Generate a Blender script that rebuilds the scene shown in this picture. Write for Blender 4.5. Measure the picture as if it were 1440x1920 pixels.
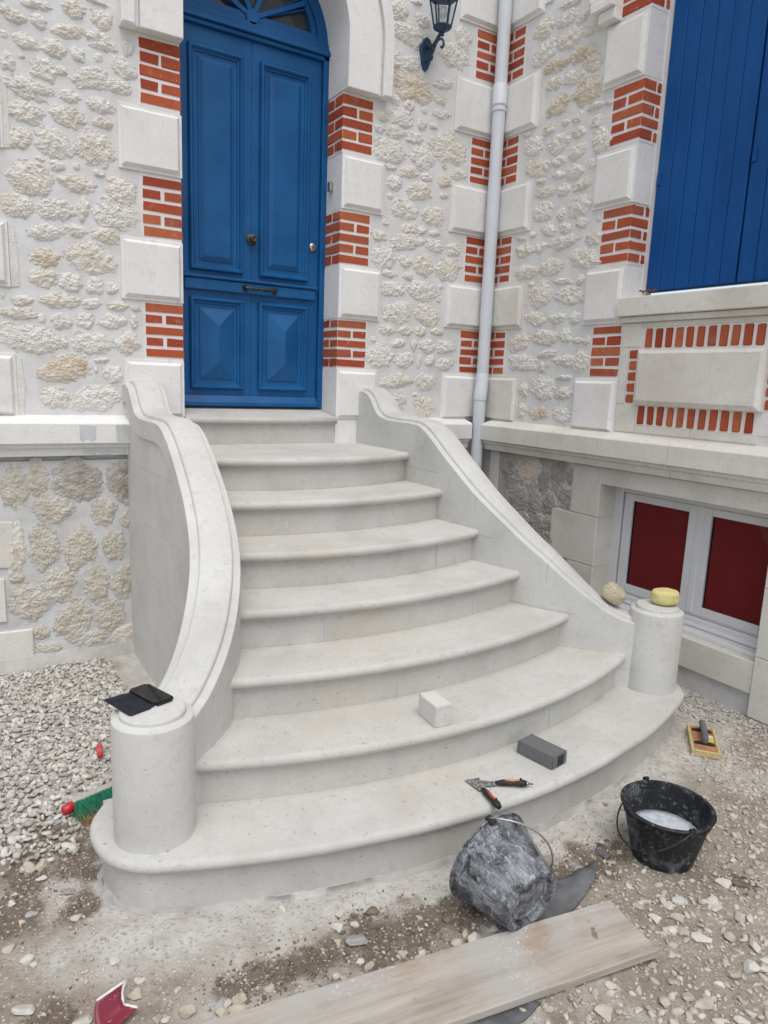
import bpy, bmesh, math, random
import numpy as np
from mathutils import Vector, Matrix, noise as NZ
R = math.radians
random.seed(7); rng = np.random.default_rng(7)
for o in list(bpy.data.objects): bpy.data.objects.remove(o)
sc = bpy.context.scene; COL = sc.collection

# ------------------------------------------------------------------ camera
F = 1321.1916; XC = 2.3566
CC = np.array([-1.26362, -4.39471, 1.71317])
CR = np.array([0.85040966, -0.52472005, 0.03837043])
CU = np.array([0.06369628, 0.17507732, 0.98249210])
CF = np.array([0.52225109, 0.83307671, -0.18231015])
cd = bpy.data.cameras.new('camera'); cam = bpy.data.objects.new('camera', cd); COL.objects.link(cam)
cd.sensor_fit = 'HORIZONTAL'; cd.sensor_width = 36.0; cd.lens = 36.0*F/1440.0
cd.clip_start = 0.05; cd.clip_end = 2000
cam.matrix_world = Matrix(((CR[0], CU[0], -CF[0], CC[0]), (CR[1], CU[1], -CF[1], CC[1]), (CR[2], CU[2], -CF[2], CC[2]), (0, 0, 0, 1)))
sc.camera = cam
sc.render.resolution_x = 768; sc.render.resolution_y = 1024
# ------------------------------------------------------------------ light: bright overcast day, sun behind cloud to the front right
SUN_EL, SUN_AZ = 64, 200          # azimuth measured clockwise from +Y
w = bpy.data.worlds.new('World'); sc.world = w; w.use_nodes = True
nt = w.node_tree; bg = nt.nodes['Background']
sky = nt.nodes.new('ShaderNodeTexSky'); sky.sky_type = 'NISHITA'; sky.sun_disc = False
sky.sun_elevation = R(SUN_EL); sky.sun_rotation = R(SUN_AZ); sky.air_density = 1.0; sky.dust_density = 1.5; sky.ozone_density = 1.0
hs = nt.nodes.new('ShaderNodeHueSaturation'); hs.inputs['Saturation'].default_value = 0.42     # cloud cover greys the sky
nt.links.new(sky.outputs[0], hs.inputs['Color']); nt.links.new(hs.outputs[0], bg.inputs[0]); bg.inputs[1].default_value = 0.14
sd = bpy.data.lights.new('sun', 'SUN'); sd.energy = 1.5; sd.angle = R(50); sd.color = (1, 0.968, 0.915)
sun = bpy.data.objects.new('sun', sd); COL.objects.link(sun)
az = R(SUN_AZ); el = R(SUN_EL)
sdir = Vector((math.sin(az)*math.cos(el), math.cos(az)*math.cos(el), math.sin(el)))
sun.rotation_euler = sdir.to_track_quat('Z', 'Y').to_euler(); sun.location = sdir*20
sc.view_settings.view_transform = 'Standard'; sc.view_settings.look = 'None'
sc.view_settings.exposure = 0.33; sc.view_settings.gamma = 1.0; sc.view_settings.use_curve_mapping = False

# ------------------------------------------------------------------ pixel -> place
def ray(a, b): return CF*F + CR*(a-720) - CU*(b-960)
def atY(a, b, Y): d = ray(a, b); return CC + d*(Y-CC[1])/d[1]
def atX(a, b, X): d = ray(a, b); return CC + d*(X-CC[0])/d[0]
def atZ(a, b, Z): d = ray(a, b); return CC + d*(Z-CC[2])/d[2]
def crop(ox, oy, s): return lambda x, y: (ox+x/s, oy+y/s)

# ------------------------------------------------------------------ materials
def srgb(c):
    if isinstance(c, str):
        c = tuple(int(c[i:i+2], 16)/255 for i in (0, 2, 4))
        return tuple(x/12.92 if x <= .04045 else ((x+.055)/1.055)**2.4 for x in c)
    return tuple(c)
class NT:
    def __init__(s, name):
        s.m = bpy.data.materials.new(name); s.m.use_nodes = True; s.t = s.m.node_tree
        s.b = s.t.nodes['Principled BSDF']; s.pos = s.t.nodes.new('ShaderNodeNewGeometry').outputs['Position']
    def n(s, typ, **k):
        x = s.t.nodes.new('ShaderNode'+typ)
        for a, v in k.items(): setattr(x, a, v)
        return x
    def l(s, a, b): s.t.links.new(a, b)
    def noise(s, scale, detail=4, rough=.55, vec=None, stretch=None, dist=0.0):
        v = vec or s.pos
        if stretch:
            mp = s.n('Mapping'); mp.inputs['Scale'].default_value = stretch; s.l(v, mp.inputs[0]); v = mp.outputs[0]
        t = s.n('TexNoise'); t.inputs['Scale'].default_value = scale; t.inputs['Detail'].default_value = detail
        t.inputs['Roughness'].default_value = rough; t.inputs['Distortion'].default_value = dist; s.l(v, t.inputs['Vector']); return t.outputs['Fac']
    def ramp(s, fac, stops):
        r = s.n('ValToRGB'); e = r.color_ramp.elements
        while len(e) < len(stops): e.new(.5)
        for i, (p, c) in enumerate(stops):
            e[i].position = p; c = srgb(c); e[i].color = (*c, 1)
        s.l(fac, r.inputs[0]); return r.outputs[0]
    def step(s, fac, lo, hi):
        r = s.n('MapRange'); r.inputs['From Min'].default_value = lo; r.inputs['From Max'].default_value = hi; s.l(fac, r.inputs[0]); return r.outputs[0]
    def mul(s, a, b):
        m = s.n('Math', operation='MULTIPLY'); s.l(a, m.inputs[0])
        if isinstance(b, (int, float)): m.inputs[1].default_value = b
        else: s.l(b, m.inputs[1])
        return m.outputs[0]
    def mix(s, fac, a, b):
        m = s.n('Mix', data_type='RGBA')
        if isinstance(fac, (int, float)): m.inputs[0].default_value = fac
        else: s.l(fac, m.inputs[0])
        for i, v in ((6, a), (7, b)):
            if isinstance(v, (tuple, str)): m.inputs[i].default_value = (*srgb(v), 1)
            else: s.l(v, m.inputs[i])
        return m.outputs[2]
    def bump(s, facs):
        prev = None
        for fac, st, dist in facs:
            b = s.n('Bump'); b.inputs['Strength'].default_value = st; b.inputs['Distance'].default_value = dist; s.l(fac, b.inputs['Height'])
            if prev: s.l(prev, b.inputs['Normal'])
            prev = b.outputs[0]
        s.l(prev, s.b.inputs['Normal'])
    def done(s, col, rough=.8, spec=.3, metal=0):
        if isinstance(col, (tuple, str)): s.b.inputs['Base Color'].default_value = (*srgb(col), 1)
        else: s.l(col, s.b.inputs['Base Color'])
        if isinstance(rough, (int, float)): s.b.inputs['Roughness'].default_value = rough
        else: s.l(rough, s.b.inputs['Roughness'])
        s.b.inputs['Specular IOR Level'].default_value = spec; s.b.inputs['Metallic'].default_value = metal
        return s.m
MAT = {}
def m_stone(name, cols, pit=.35, pitcol=(.22, .19, .15), scale=3, fine=60, bump=.25, blot=None):
    m = NT(name)
    base = m.ramp(m.noise(scale, 6, .62), [(.3, cols[0]), (.52, cols[1]), (.72, cols[2])])
    grain = m.noise(fine, 5, .7); base = m.mix(m.mul(m.step(grain, .48, .75), .55), base, cols[0])
    mott = m.noise(17, 8, .72, dist=.3); dk = tuple(c_*.80 for c_ in cols[0])
    base = m.mix(m.mul(m.step(mott, .54, .72), .5), base, dk); base = m.mix(m.mul(m.step(m.noise(7, 7, .7, stretch=(1, 1, .35)), .58, .74), .35), base, tuple(min(.86, c_*1.12) for c_ in cols[2]))
    if blot: base = m.mix(m.mul(m.step(m.noise(1.6, 5, .6), .52, .68), blot[1]), base, blot[0])
    pits = m.step(m.noise(52, 4, .55, stretch=(1, 1, 2.2)), .665, .70)
    base = m.mix(m.mul(pits, pit), base, pitcol)
    m.bump([(grain, bump, .004), (m.noise(240, 3), bump*.6, .0012), (pits, .5, -.003)])
    MAT[name] = m.done(base, .86, .25)
LG = [(.468, .458, .428), (.548, .54, .51), (.592, .586, .558)]
m_stone('stair_stone', LG, pit=.5, blot=((.48, .43, .35), .42))
m_stone('coping_stone', [(.505, .498, .472), (.582, .576, .55), (.627, .623, .60)], pit=.3)
m_stone('white_block', [(.68, .665, .635), (.765, .755, .735), (.81, .805, .79)], pit=.4, scale=2.2)
m_stone('cream_block', [(.60, .575, .515), (.70, .68, .625), (.755, .74, .695)], pit=.6, scale=2.6, blot=((.50, .42, .33), .25))
m_stone('block_stone', [(.54, .53, .495), (.62, .61, .575), (.67, .66, .63)], pit=.75, scale=8)
def m_rubble(name, cols, dark, amt, bump=.8, mort=((.63, .62, .605), (.70, .695, .69))):
    m = NT(name)
    base = m.ramp(m.noise(9, 6, .65), [(.28, cols[0]), (.5, cols[1]), (.68, cols[2])])
    crev = m.noise(75, 6, .8)
    base = m.mix(m.mul(m.step(crev, .56, .72), amt), base, dark)
    at = m.n('Attribute'); at.attribute_name = 'rim'; ad = m.n('Math', operation='ADD'); m.l(at.outputs['Fac'], ad.inputs[0]); m.l(m.mul(m.step(m.noise(34, 6, .7), .3, .7), .55), ad.inputs[1])
    base = m.mix(m.mul(m.step(ad.outputs[0], .95, 1.3), .85), base, m.ramp(m.noise(12, 5), [(.35, mort[0]), (.65, mort[1])]))
    v = m.n('TexVoronoi'); v.inputs['Scale'].default_value = 55; m.l(m.pos, v.inputs['Vector'])
    m.bump([(m.noise(95, 7, .8, stretch=(.8, .8, 1.7)), bump*.75, .011), (v.outputs['Distance'], bump*.3, .004), (m.noise(300, 4), .5, .002)])
    MAT[name] = m.done(base, .92, .15)
m_rubble('rubble_pale', [(.70, .66, .59), (.785, .76, .715), (.82, .81, .785)], (.46, .39, .30), .34)
m_rubble('rubble_cream', [(.66, .59, .49), (.77, .73, .66), (.81, .79, .755)], (.44, .34, .24), .34)
m_rubble('rubble_ochre', [(.52, .40, .26), (.70, .62, .50), (.78, .74, .68)], (.30, .20, .11), .45)
m_rubble('rubble_low', [(.50, .445, .36), (.62, .575, .495), (.68, .655, .605)], (.32, .265, .20), .45, mort=((.52, .515, .505), (.63, .63, .63)))
m_rubble('rubble_dark', [(.33, .275, .245), (.47, .42, .38), (.60, .57, .52)], (.20, .16, .14), .5, mort=((.52, .515, .505), (.63, .63, .63)))
m_rubble('rubble_grey', [(.33, .31, .28), (.42, .40, .365), (.48, .465, .43)], (.18, .16, .13), .5)
def m_mortar(name, cols, bump=.35):
    m = NT(name)
    base = m.ramp(m.noise(3.4, 7, .7), [(.33, cols[0]), (.5, cols[1]), (.66, cols[2])])
    m.bump([(m.noise(14, 6, .6), bump, .012), (m.noise(120, 4, .7), bump, .003)])
    MAT[name] = m.done(base, .9, .2)
m_mortar('mortar_white', [(.60, .59, .575), (.68, .677, .67), (.74, .74, .74)], .5)
m_mortar('mortar_plinth', [(.50, .49, .47), (.60, .60, .595), (.67, .672, .672)], .5)
m_mortar('joint_white', [(.66, .63, .60), (.74, .715, .695), (.78, .765, .75)], .2)
m_mortar('cement_pale', [(.47, .475, .48), (.54, .545, .55), (.61, .615, .62)], .4)
m_mortar('filler', [(.47, .47, .455), (.53, .532, .52), (.58, .585, .58)], .3)
m_mortar('cement', [(.34, .325, .30), (.44, .425, .40), (.53, .515, .495)], .6)
m = NT('brick')
oi = m.n('ObjectInfo').outputs['Random']
bc = m.ramp(oi, [(0, (.31, .055, .027)), (.3, (.385, .076, .033)), (.6, (.45, .105, .043)), (.8, (.34, .085, .05)), (1, (.48, .14, .06))])
bc = m.mix(m.mul(m.step(m.noise(26, 5, .6), .48, .7), .4), bc, (.27, .055, .028))
smear = m.step(m.noise(44, 6, .74, dist=.4), .63, .69); haze = m.step(m.noise(9, 4, .6), .6, .75)
bc = m.mix(m.mul(haze, .22), bc, (.62, .47, .40)); bc = m.mix(m.mul(smear, .7), bc, (.72, .60, .53))
m.bump([(m.noise(90, 5, .7), .35, .003)]); MAT['brick'] = m.done(bc, .75, .25)
m = NT('door_paint')
bl = m.ramp(m.noise(4, 4), [(.35, (.004, .077, .228)), (.65, (.007, .102, .28))])
chip = m.mul(m.step(m.noise(70, 5, .7), .66, .70), m.step(m.noise(6, 5, .65), .52, .60))
bl = m.mix(m.mul(chip, .6), bl, (.32, .38, .45))
m.bump([(m.noise(60, 5, .65, stretch=(2.5, 1, .12)), .22, .0025)])
MAT['door_paint'] = m.done(bl, .40, .32)
m = NT('shutter_paint')
bl = m.ramp(m.noise(5, 5, .6, stretch=(1, 1, .25)), [(.3, (.002, .055, .215)), (.7, (.004, .082, .285))])
bl = m.mix(m.mul(m.step(m.noise(60, 4, .7, stretch=(1, 1, .12)), .62, .72), .3), bl, (.10, .20, .40))
m.bump([(m.noise(80, 5, .65, stretch=(1, 1, .05)), .4, .003)])
MAT['shutter_paint'] = m.done(bl, .5, .22)
def m_plain(name, a, b=None, rough=.5, spec=.4, scale=20, metal=0, bump=0):
    m = NT(name); fac = m.noise(scale, 5, .6)
    c = m.ramp(fac, [(.35, a), (.68, b or tuple(x*1.15 for x in srgb(a)))])
    if bump: m.bump([(m.noise(scale*4, 4, .6), bump, .002)])
    MAT[name] = m.done(c, rough, spec, metal)
m_plain('pipe_grey', (.58, .61, .65), (.63, .66, .70), .45, .4, 6)
m_plain('pvc_white', (.70, .705, .715), (.76, .765, .77), .35, .5, 5)
m_plain('red_pane', (.15, .014, .016), (.17, .017, .02), .07, .32, 3)
m_plain('gasket', (.012, .012, .013), None, .6, .3)
m_plain('iron_blue', (.008, .032, .075), (.014, .05, .11), .38, .5, 30, 0, .15)
m_plain('iron_dark', (.035, .033, .030), (.08, .075, .065), .45, .5, 60, .6, .3)
m_plain('chrome', (.42, .41, .40), (.52, .51, .49), .3, .5, 30, .9)
m_plain('phone_case', (.012, .014, .022), (.026, .029, .04), .75, .25, 25, 0, .3)
m_plain('phone_edge', (.008, .008, .009), None, .35, .5)
m_plain('phone_glass', (.004, .004, .005), None, .05, .6)
m_plain('black_rubber', (.014, .014, .015), (.035, .035, .036), .6, .35, 60, 0, .3)
m_plain('red_plastic', (.42, .016, .018), (.52, .03, .03), .35, .5, 30)
m_plain('red_clear', (.55, .05, .07), (.62, .16, .18), .2, .5, 60)
m_plain('red_grip', (.55, .055, .035), (.62, .09, .06), .5, .4, 40)
m_plain('orange_grip', (.62, .20, .045), (.70, .26, .07), .5, .4, 40)
m_plain('yellow_sponge', (.60, .53, .22), (.68, .61, .31), .95, .1, 40, 0, .5)
m_plain('float_foam', (.50, .40, .20), (.60, .50, .28), .95, .1, 50, 0, .6)
m_plain('float_board', (.36, .17, .08), (.46, .24, .12), .7, .3, 30, 0, .3)
m_plain('label_yellow', (.62, .52, .10), None, .5, .4)
m_plain('label_white', (.66, .66, .64), None, .5, .4)
m_plain('dry_leaf', (.13, .07, .035), (.24, .14, .075), .8, .2, 60, 0, .5)
m_plain('membrane', (.085, .088, .095), (.17, .172, .178), .75, .25, 9, 0, .5)
m_plain('broom_wood', (.40, .38, .34), (.50, .48, .43), .8, .2, 30)
m_plain('bristle_green', (.012, .15, .085), (.03, .24, .14), .6, .3, 60)
m_plain('bristle_brown', (.26, .16, .07), (.40, .28, .15), .7, .2, 60)
m_plain('twig', (.16, .12, .08), (.22, .17, .11), .9, .1, 60)
m_plain('lamp_bulb', (.70, .70, .66), None, .2, .5)
m_plain('curtain_grey', (.10, .10, .11), (.2, .2, .21), .8, .2, 8)
m = NT('tan_sponge'); v = m.n('TexVoronoi'); v.inputs['Scale'].default_value = 170; m.l(m.pos, v.inputs['Vector'])
c = m.mix(m.step(v.outputs['Distance'], .18, .42), (.24, .19, .11), (.60, .53, .39)); m.bump([(v.outputs['Distance'], .8, .006)]); MAT['tan_sponge'] = m.done(c, .95, .1)
m = NT('glass'); m.b.inputs['Transmission Weight'].default_value = 1.0; m.b.inputs['IOR'].default_value = 1.02; MAT['glass'] = m.done((.86, .88, .9), .04, .5)
m = NT('window_glass'); MAT['window_glass'] = m.done((.035, .038, .042), .06, .6)
def m_bucket(name, cover, amt):
    m = NT(name); tc = m.n('TexCoord').outputs['Object']
    smear = m.noise(13, 8, .72, vec=tc, dist=.8); scr = m.noise(90, 6, .75, vec=tc, stretch=(1, 1, .18)); scr2 = m.noise(70, 5, .7, vec=tc, stretch=(.2, 1, 1), dist=.5)
    f = m.mul(m.step(smear, cover, cover+.2), m.step(scr, .25, .62)); c = m.mix(m.mul(f, amt), (.012, .013, .016), (.34, .36, .39))
    c = m.mix(m.mul(m.mul(m.step(scr2, .56, .66), m.step(smear, cover-.12, cover+.1)), amt*.8), c, (.52, .54, .57))
    m.bump([(scr, .3, .002)]); MAT[name] = m.done(c, .55, .4)
m_bucket('bucket_scuffed', .36, .9); m_bucket('bucket_black', .52, .6)
m = NT('soapy_water'); fo = m.noise(45, 6, .7); c = m.ramp(fo, [(.35, (.45, .50, .56)), (.6, (.66, .70, .75)), (.7, (.75, .77, .79))])
m.bump([(fo, .5, .006)]); MAT['soapy_water'] = m.done(c, .35, .5)
m = NT('old_board'); tc = m.n('TexCoord').outputs['Object']
gr = m.noise(26, 6, .65, vec=tc, stretch=(.08, 1, 1)); c = m.ramp(gr, [(.3, (.26, .21, .165)), (.5, (.40, .35, .295)), (.7, (.50, .455, .40))])
c = m.mix(m.mul(m.step(m.noise(3.2, 5, .6, vec=tc), .42, .62), .65), c, (.44, .435, .42))
c = m.mix(m.mul(m.step(m.noise(4.5, 5, .6, vec=tc), .60, .70), .45), c, (.34, .19, .10))
c = m.mix(m.mul(m.mul(m.step(m.noise(90, 5, .7, vec=tc), .56, .64), m.step(m.noise(3.6, 4, .6, vec=tc), .54, .66)), .75), c, (.68, .68, .67))
c = m.mix(m.mul(m.step(m.noise(11, 3, .5, vec=tc), .70, .74), .7), c, (.17, .11, .07))
m.bump([(gr, .35, .004), (m.noise(60, 5, .7, vec=tc), .3, .003)]); MAT['old_board'] = m.done(c, .88, .2)
m = NT('carborundum'); g = m.noise(150, 4, .7); c = m.ramp(g, [(.35, (.115, .118, .122)), (.65, (.185, .188, .192))])
MATc = m.mix(m.step(m.noise(16, 4, .6), .60, .66), c, (.03, .03, .032)); m.bump([(g, .5, .003)]); MAT['carborundum'] = m.done(MATc, .85, .25)
m = NT('knife_steel'); s_ = m.noise(60, 5, .7, stretch=(1, 1, 1)); c = m.mix(m.step(s_, .45, .6), (.16, .155, .15), (.50, .50, .50)); MAT['knife_steel'] = m.done(c, .45, .5, .4)
def m_rock(name, cols):
    m = NT(name); oi = m.n('ObjectInfo').outputs['Random']
    at = m.n('Attribute'); at.attribute_name = 'tone'
    a = m.ramp(m.noise(30, 5, .65), [(.3, cols[0]), (.6, cols[1])])
    b = m.mix(m.mul(at.outputs['Fac'], 1.0), a, cols[2])
    m.bump([(m.noise(90, 5, .7), .5, .005)]); MAT[name] = m.done(b, .9, .15)
m_rock('gravel_grey', [(.22, .20, .172), (.42, .395, .355), (.68, .655, .61)])
m_rock('gravel_beige', [(.32, .275, .22), (.46, .41, .345), (.60, .565, .505)])
def m_rock1(name, a, b): 
    m = NT(name); c = m.ramp(m.noise(24, 6, .65), [(.3, a), (.65, b)]); m.bump([(m.noise(70, 5, .7), .6, .006)]); MAT[name] = m.done(c, .9, .15)
m_rock1('rock_white', (.48, .44, .38), (.64, .62, .58)); m_rock1('rock_grey', (.27, .265, .26), (.43, .425, .415))
m_rock1('rock_tan', (.38, .32, .25), (.54, .49, .415)); m_rock1('soil_clod', (.13, .10, .077), (.235, .19, .15)); m_rock1('rock_brick', (.35, .15, .09), (.45, .25, .17))
# ground: soil, trodden cement dust and gravel bed mixed by where each lies
m = NT('earth')
at = m.n('Attribute'); at.attribute_name = 'zones'; sep = m.n('SeparateColor'); m.l(at.outputs['Color'], sep.inputs[0])
d1 = m.noise(5, 7, .7); d2 = m.noise(55, 7, .75)
c = m.ramp(d1, [(.3, (.27, .22, .175)), (.5, (.37, .32, .265)), (.7, (.46, .415, .36))])
c = m.mix(m.mul(m.step(d2, .5, .72), .5), c, (.15, .12, .095)); c = m.mix(m.mul(m.step(m.noise(130, 5, .7), .60, .68), .6), c, (.52, .48, .42))
v1 = m.n('TexVoronoi'); v1.inputs['Scale'].default_value = 75; m.l(m.pos, v1.inputs['Vector']); sv = m.n('SeparateColor'); m.l(v1.outputs['Color'], sv.inputs[0])
chips = m.mul(m.step(sv.outputs[0], .72, .78), m.step(v1.outputs['Distance'], .55, .30)); dchips = m.mul(m.step(sv.outputs[1], .80, .84), m.step(v1.outputs['Distance'], .5, .30))
cem = m.ramp(m.noise(11, 8, .75), [(.3, (.44, .41, .37)), (.5, (.575, .55, .51)), (.7, (.67, .655, .625))])
cf = m.n('Math', operation='ADD'); m.l(sep.outputs[0], cf.inputs[0]); m.l(m.mul(m.step(d1, .3, .7), .5), cf.inputs[1])
c = m.mix(m.step(cf.outputs[0], .35, .95), c, cem)
sf = m.n('Math', operation='ADD'); m.l(sep.outputs[1], sf.inputs[0]); m.l(m.mul(m.step(m.noise(14, 6, .7), .3, .7), .6), sf.inputs[1])
c = m.mix(m.mul(m.step(sf.outputs[0], .6, .95), .85), c, m.ramp(d2, [(.35, (.12, .09, .068)), (.65, (.225, .18, .14))]))
pf = m.n('Math', operation='ADD'); m.l(sep.outputs[2], pf.inputs[0]); m.l(m.mul(m.step(m.noise(40, 6, .75), .3, .7), .7), pf.inputs[1])
c = m.mix(m.mul(m.step(pf.outputs[0], .8, 1.5), .8), c, (.66, .66, .655))
c = m.mix(m.mul(chips, .55), c, (.62, .59, .54)); c = m.mix(m.mul(dchips, .45), c, (.20, .165, .13))
m.bump([(d2, .7, .012), (m.noise(18, 6, .65), .5, .02), (m.noise(200, 4, .7), .5, .003), (chips, .5, .006)])
MAT['earth'] = m.done(c, .95, .1)

# ------------------------------------------------------------------ helpers
def link(name, me, mat, parent=None, smooth=False):
    o = bpy.data.objects.new(name, me); COL.objects.link(o)
    if mat is not None and not me.materials: me.materials.append(MAT[mat])
    if smooth: me.shade_smooth()
    if parent is not None: o.parent = parent
    return o
def mesh(name, vs, fs, mat, parent=None, smooth=False, fix=True):
    me = bpy.data.meshes.new(name); me.from_pydata([tuple(map(float, v)) for v in vs], [], fs)
    if fix:
        b = bmesh.new(); b.from_mesh(me); bmesh.ops.recalc_face_normals(b, faces=b.faces); b.to_mesh(me); b.free()
    return link(name, me, mat, parent, smooth)
def from_bm(name, b, mat, parent=None, smooth=False, angle=None):
    bmesh.ops.recalc_face_normals(b, faces=b.faces); me = bpy.data.meshes.new(name); b.to_mesh(me); b.free()
    o = link(name, me, mat, parent, False)
    if smooth: me.shade_smooth()
    if angle: 
        me.shade_smooth(); me.set_sharp_from_angle(angle=R(angle))
    return o
def tag(o, label, cat, group=None):
    o['label'] = label; o['category'] = cat
    if group: o['group'] = group
    return o
def empty(name, loc=(0, 0, 0)):
    o = bpy.data.objects.new(name, None); o.location = loc; o.empty_display_size = .1; COL.objects.link(o); return o
def bbox(b, x0, x1, y0, y1, z0, z1):
    v = [b.verts.new(p) for p in ((x0, y0, z0), (x1, y0, z0), (x1, y1, z0), (x0, y1, z0), (x0, y0, z1), (x1, y0, z1), (x1, y1, z1), (x0, y1, z1))]
    for f in ((0, 3, 2, 1), (4, 5, 6, 7), (0, 1, 5, 4), (1, 2, 6, 5), (2, 3, 7, 6), (3, 0, 4, 7)): b.faces.new([v[i] for i in f])
    return v
def box(name, x0, x1, y0, y1, z0, z1, mat, parent=None, bev=0, seg=1):
    b = bmesh.new(); bbox(b, min(x0, x1), max(x0, x1), min(y0, y1), max(y0, y1), min(z0, z1), max(z0, z1))
    if bev: bmesh.ops.bevel(b, geom=list(b.edges), offset=bev, segments=seg, affect='EDGES', profile=.5)
    return from_bm(name, b, mat, parent)
def lathe(b, prof, seg=32, mtx=None, cap=True):
    rings = []
    for r_, z in prof:
        if r_ < 1e-6: rings.append([b.verts.new((0, 0, z))])
        else: rings.append([b.verts.new((r_*math.cos(2*math.pi*k/seg), r_*math.sin(2*math.pi*k/seg), z)) for k in range(seg)])
    for A, B in zip(rings, rings[1:]):
        for k in range(seg):
            k2 = (k+1) % seg
            if len(A) == 1 and len(B) == 1: continue
            if len(A) == 1: b.faces.new((A[0], B[k], B[k2]))
            elif len(B) == 1: b.faces.new((A[k], B[0], A[k2]))
            else: b.faces.new((A[k], B[k], B[k2], A[k2]))
    if mtx is not None:
        for R_ in rings:
            for v in R_: v.co = mtx @ v.co
    return rings
def tube(b, pts, rad, seg=10, caps=True):
    pts = [Vector(p) for p in pts]; rad = rad if isinstance(rad, (list, tuple)) else [rad]*len(pts); rings = []
    up = Vector((0, 0, 1)); t0 = (pts[1]-pts[0]).normalized()
    nrm = t0.cross(up); nrm = nrm.normalized() if nrm.length > .05 else t0.cross(Vector((1, 0, 0))).normalized()
    for i, p in enumerate(pts):
        t = ((pts[min(i+1, len(pts)-1)]-pts[max(i-1, 0)])).normalized()
        nrm = (nrm - t*nrm.dot(t)).normalized(); bi = t.cross(nrm)
        rings.append([b.verts.new(p+(nrm*math.cos(2*math.pi*k/seg)+bi*math.sin(2*math.pi*k/seg))*rad[i]) for k in range(seg)])
    for A, B in zip(rings, rings[1:]):
        for k in range(seg): b.faces.new((A[k], A[(k+1) % seg], B[(k+1) % seg], B[k]))
    if caps: b.faces.new(rings[0]); b.faces.new(rings[-1][::-1])
def crs(pts, n=8):
    P = np.array(pts, float); P = np.vstack([2*P[0]-P[1], P, 2*P[-1]-P[-2]]); o = []
    for i in range(1, len(P)-2):
        a, b_, c_, d = P[i-1:i+3]
        for t in np.linspace(0, 1, n, endpoint=False): o.append(.5*(2*b_+(-a+c_)*t+(2*a-5*b_+4*c_-d)*t*t+(-a+3*b_-3*c_+d)*t**3))
    o.append(P[-2]); return np.array(o)
def prism(name, poly, to3, d0, d1, mat, parent=None, bev=0):
    """polygon (a, z) extruded between outward depths d0 (back) and d1 (front)"""
    b = bmesh.new(); A = [b.verts.new(to3(a, z, d0)) for a, z in poly]; B = [b.verts.new(to3(a, z, d1)) for a, z in poly]
    b.faces.new(A); b.faces.new(B[::-1]); n = len(poly)
    for i in range(n): b.faces.new((A[i], A[(i+1) % n], B[(i+1) % n], B[i]))
    if bev: bmesh.ops.bevel(b, geom=[e for e in b.edges if e.verts[0] in B and e.verts[1] in B], offset=bev, segments=1, affect='EDGES')
    return from_bm(name, b, mat, parent)
FR = lambda a, z, d: (a, -d, z)               # front wall: a = x, outward = -y
WG = lambda a, z, d: (XC-d, -a, z)            # wing wall: a = -y, outward = -x
def cham_block(name, to3, a0, a1, z0, z1, mat, parent, back=0.0, rise=.034, edge=.012, inset=.030, lip=.014, sideback=None):
    """rusticated block: thin edge, chamfered margin, flat raised face"""
    lv = [(0, -back), (0, edge), (lip, edge), (inset, rise)]; b = bmesh.new(); rings = []
    j = [random.uniform(-.0025, .0025) for _ in range(4)]
    for ins, d in lv: rings.append([b.verts.new(to3(a, z, d)) for a, z in ((a0+ins+j[0], z0+ins), (a1-ins+j[1], z0+ins), (a1-ins+j[1], z1-ins), (a0+ins+j[0], z1-ins))])
    for A, B in zip(rings, rings[1:]):
        for k in range(4): b.faces.new((A[k], A[(k+1) % 4], B[(k+1) % 4], B[k]))
    b.faces.new(rings[-1]); b.faces.new(rings[0][::-1])
    bmesh.ops.bevel(b, geom=[e for e in b.edges if all(v in rings[1]+rings[3] for v in e.verts)], offset=.0018, segments=1, affect='EDGES')
    return from_bm(name, b, mat, parent)
def brick(to3, a0, a1, z0, z1, d0, d1, parent):
    jt = lambda: random.uniform(-.0024, .0024)
    b = bmesh.new(); P = []
    a0, a1 = min(a0, a1), max(a0, a1)
    for d in (d0, d1):
        for a, z in ((a0, z0), (a1, z0), (a1, z1), (a0, z1)): P.append(b.verts.new(to3(a+jt(), z+jt(), d)))
    for f in ((0, 3, 2, 1), (4, 5, 6, 7), (0, 1, 5, 4), (1, 2, 6, 5), (2, 3, 7, 6), (3, 0, 4, 7)): b.faces.new([P[i] for i in f])
    bmesh.ops.bevel(b, geom=list(b.edges), offset=random.uniform(.003, .0055), segments=2, affect='EDGES')
    return from_bm('brick', b, 'brick', parent)
def brick_group(to3, arris, sgn, z0, z1, parent, reveal=.25, first='full', width=.221):
    """five courses at an outer corner: arris coordinate, sgn = direction along the wall away from it"""
    J = .0125; h = (z1-z0-4*J)/5; P = .005; Rv = .006
    ar = arris - sgn*Rv                                             # bricks stand a few mm proud in the reveal too
    # white bedding mortar behind
    lo, hi = sorted((arris-sgn*.002, arris+sgn*(width+.012)))
    prism('mortar_bed', [(lo, z0-.016), (hi, z0-.016), (hi, z1+.016), (lo, z1+.016)], to3, -max(reveal, .03)+.002, .0015, 'joint_white', parent)
    for k in range(5):
        zt = z1-k*(h+J); zb = zt-h
        full = (k % 2 == 0) == (first == 'full')
        if full:
            brick(to3, ar, arris+sgn*width, zb, zt, -.105, P, parent)
            if reveal: brick(to3, ar, arris+sgn*.1, zb, zt, -reveal+.008, -.117, parent)
        else:
            mid = width*random.uniform(.475, .51)
            brick(to3, ar, arris+sgn*(mid-.006), zb, zt, (-reveal+.008) if reveal else -.1, P, parent)
            brick(to3, arris+sgn*(mid+.006), arris+sgn*width, zb, zt, -.1, P, parent)
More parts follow.
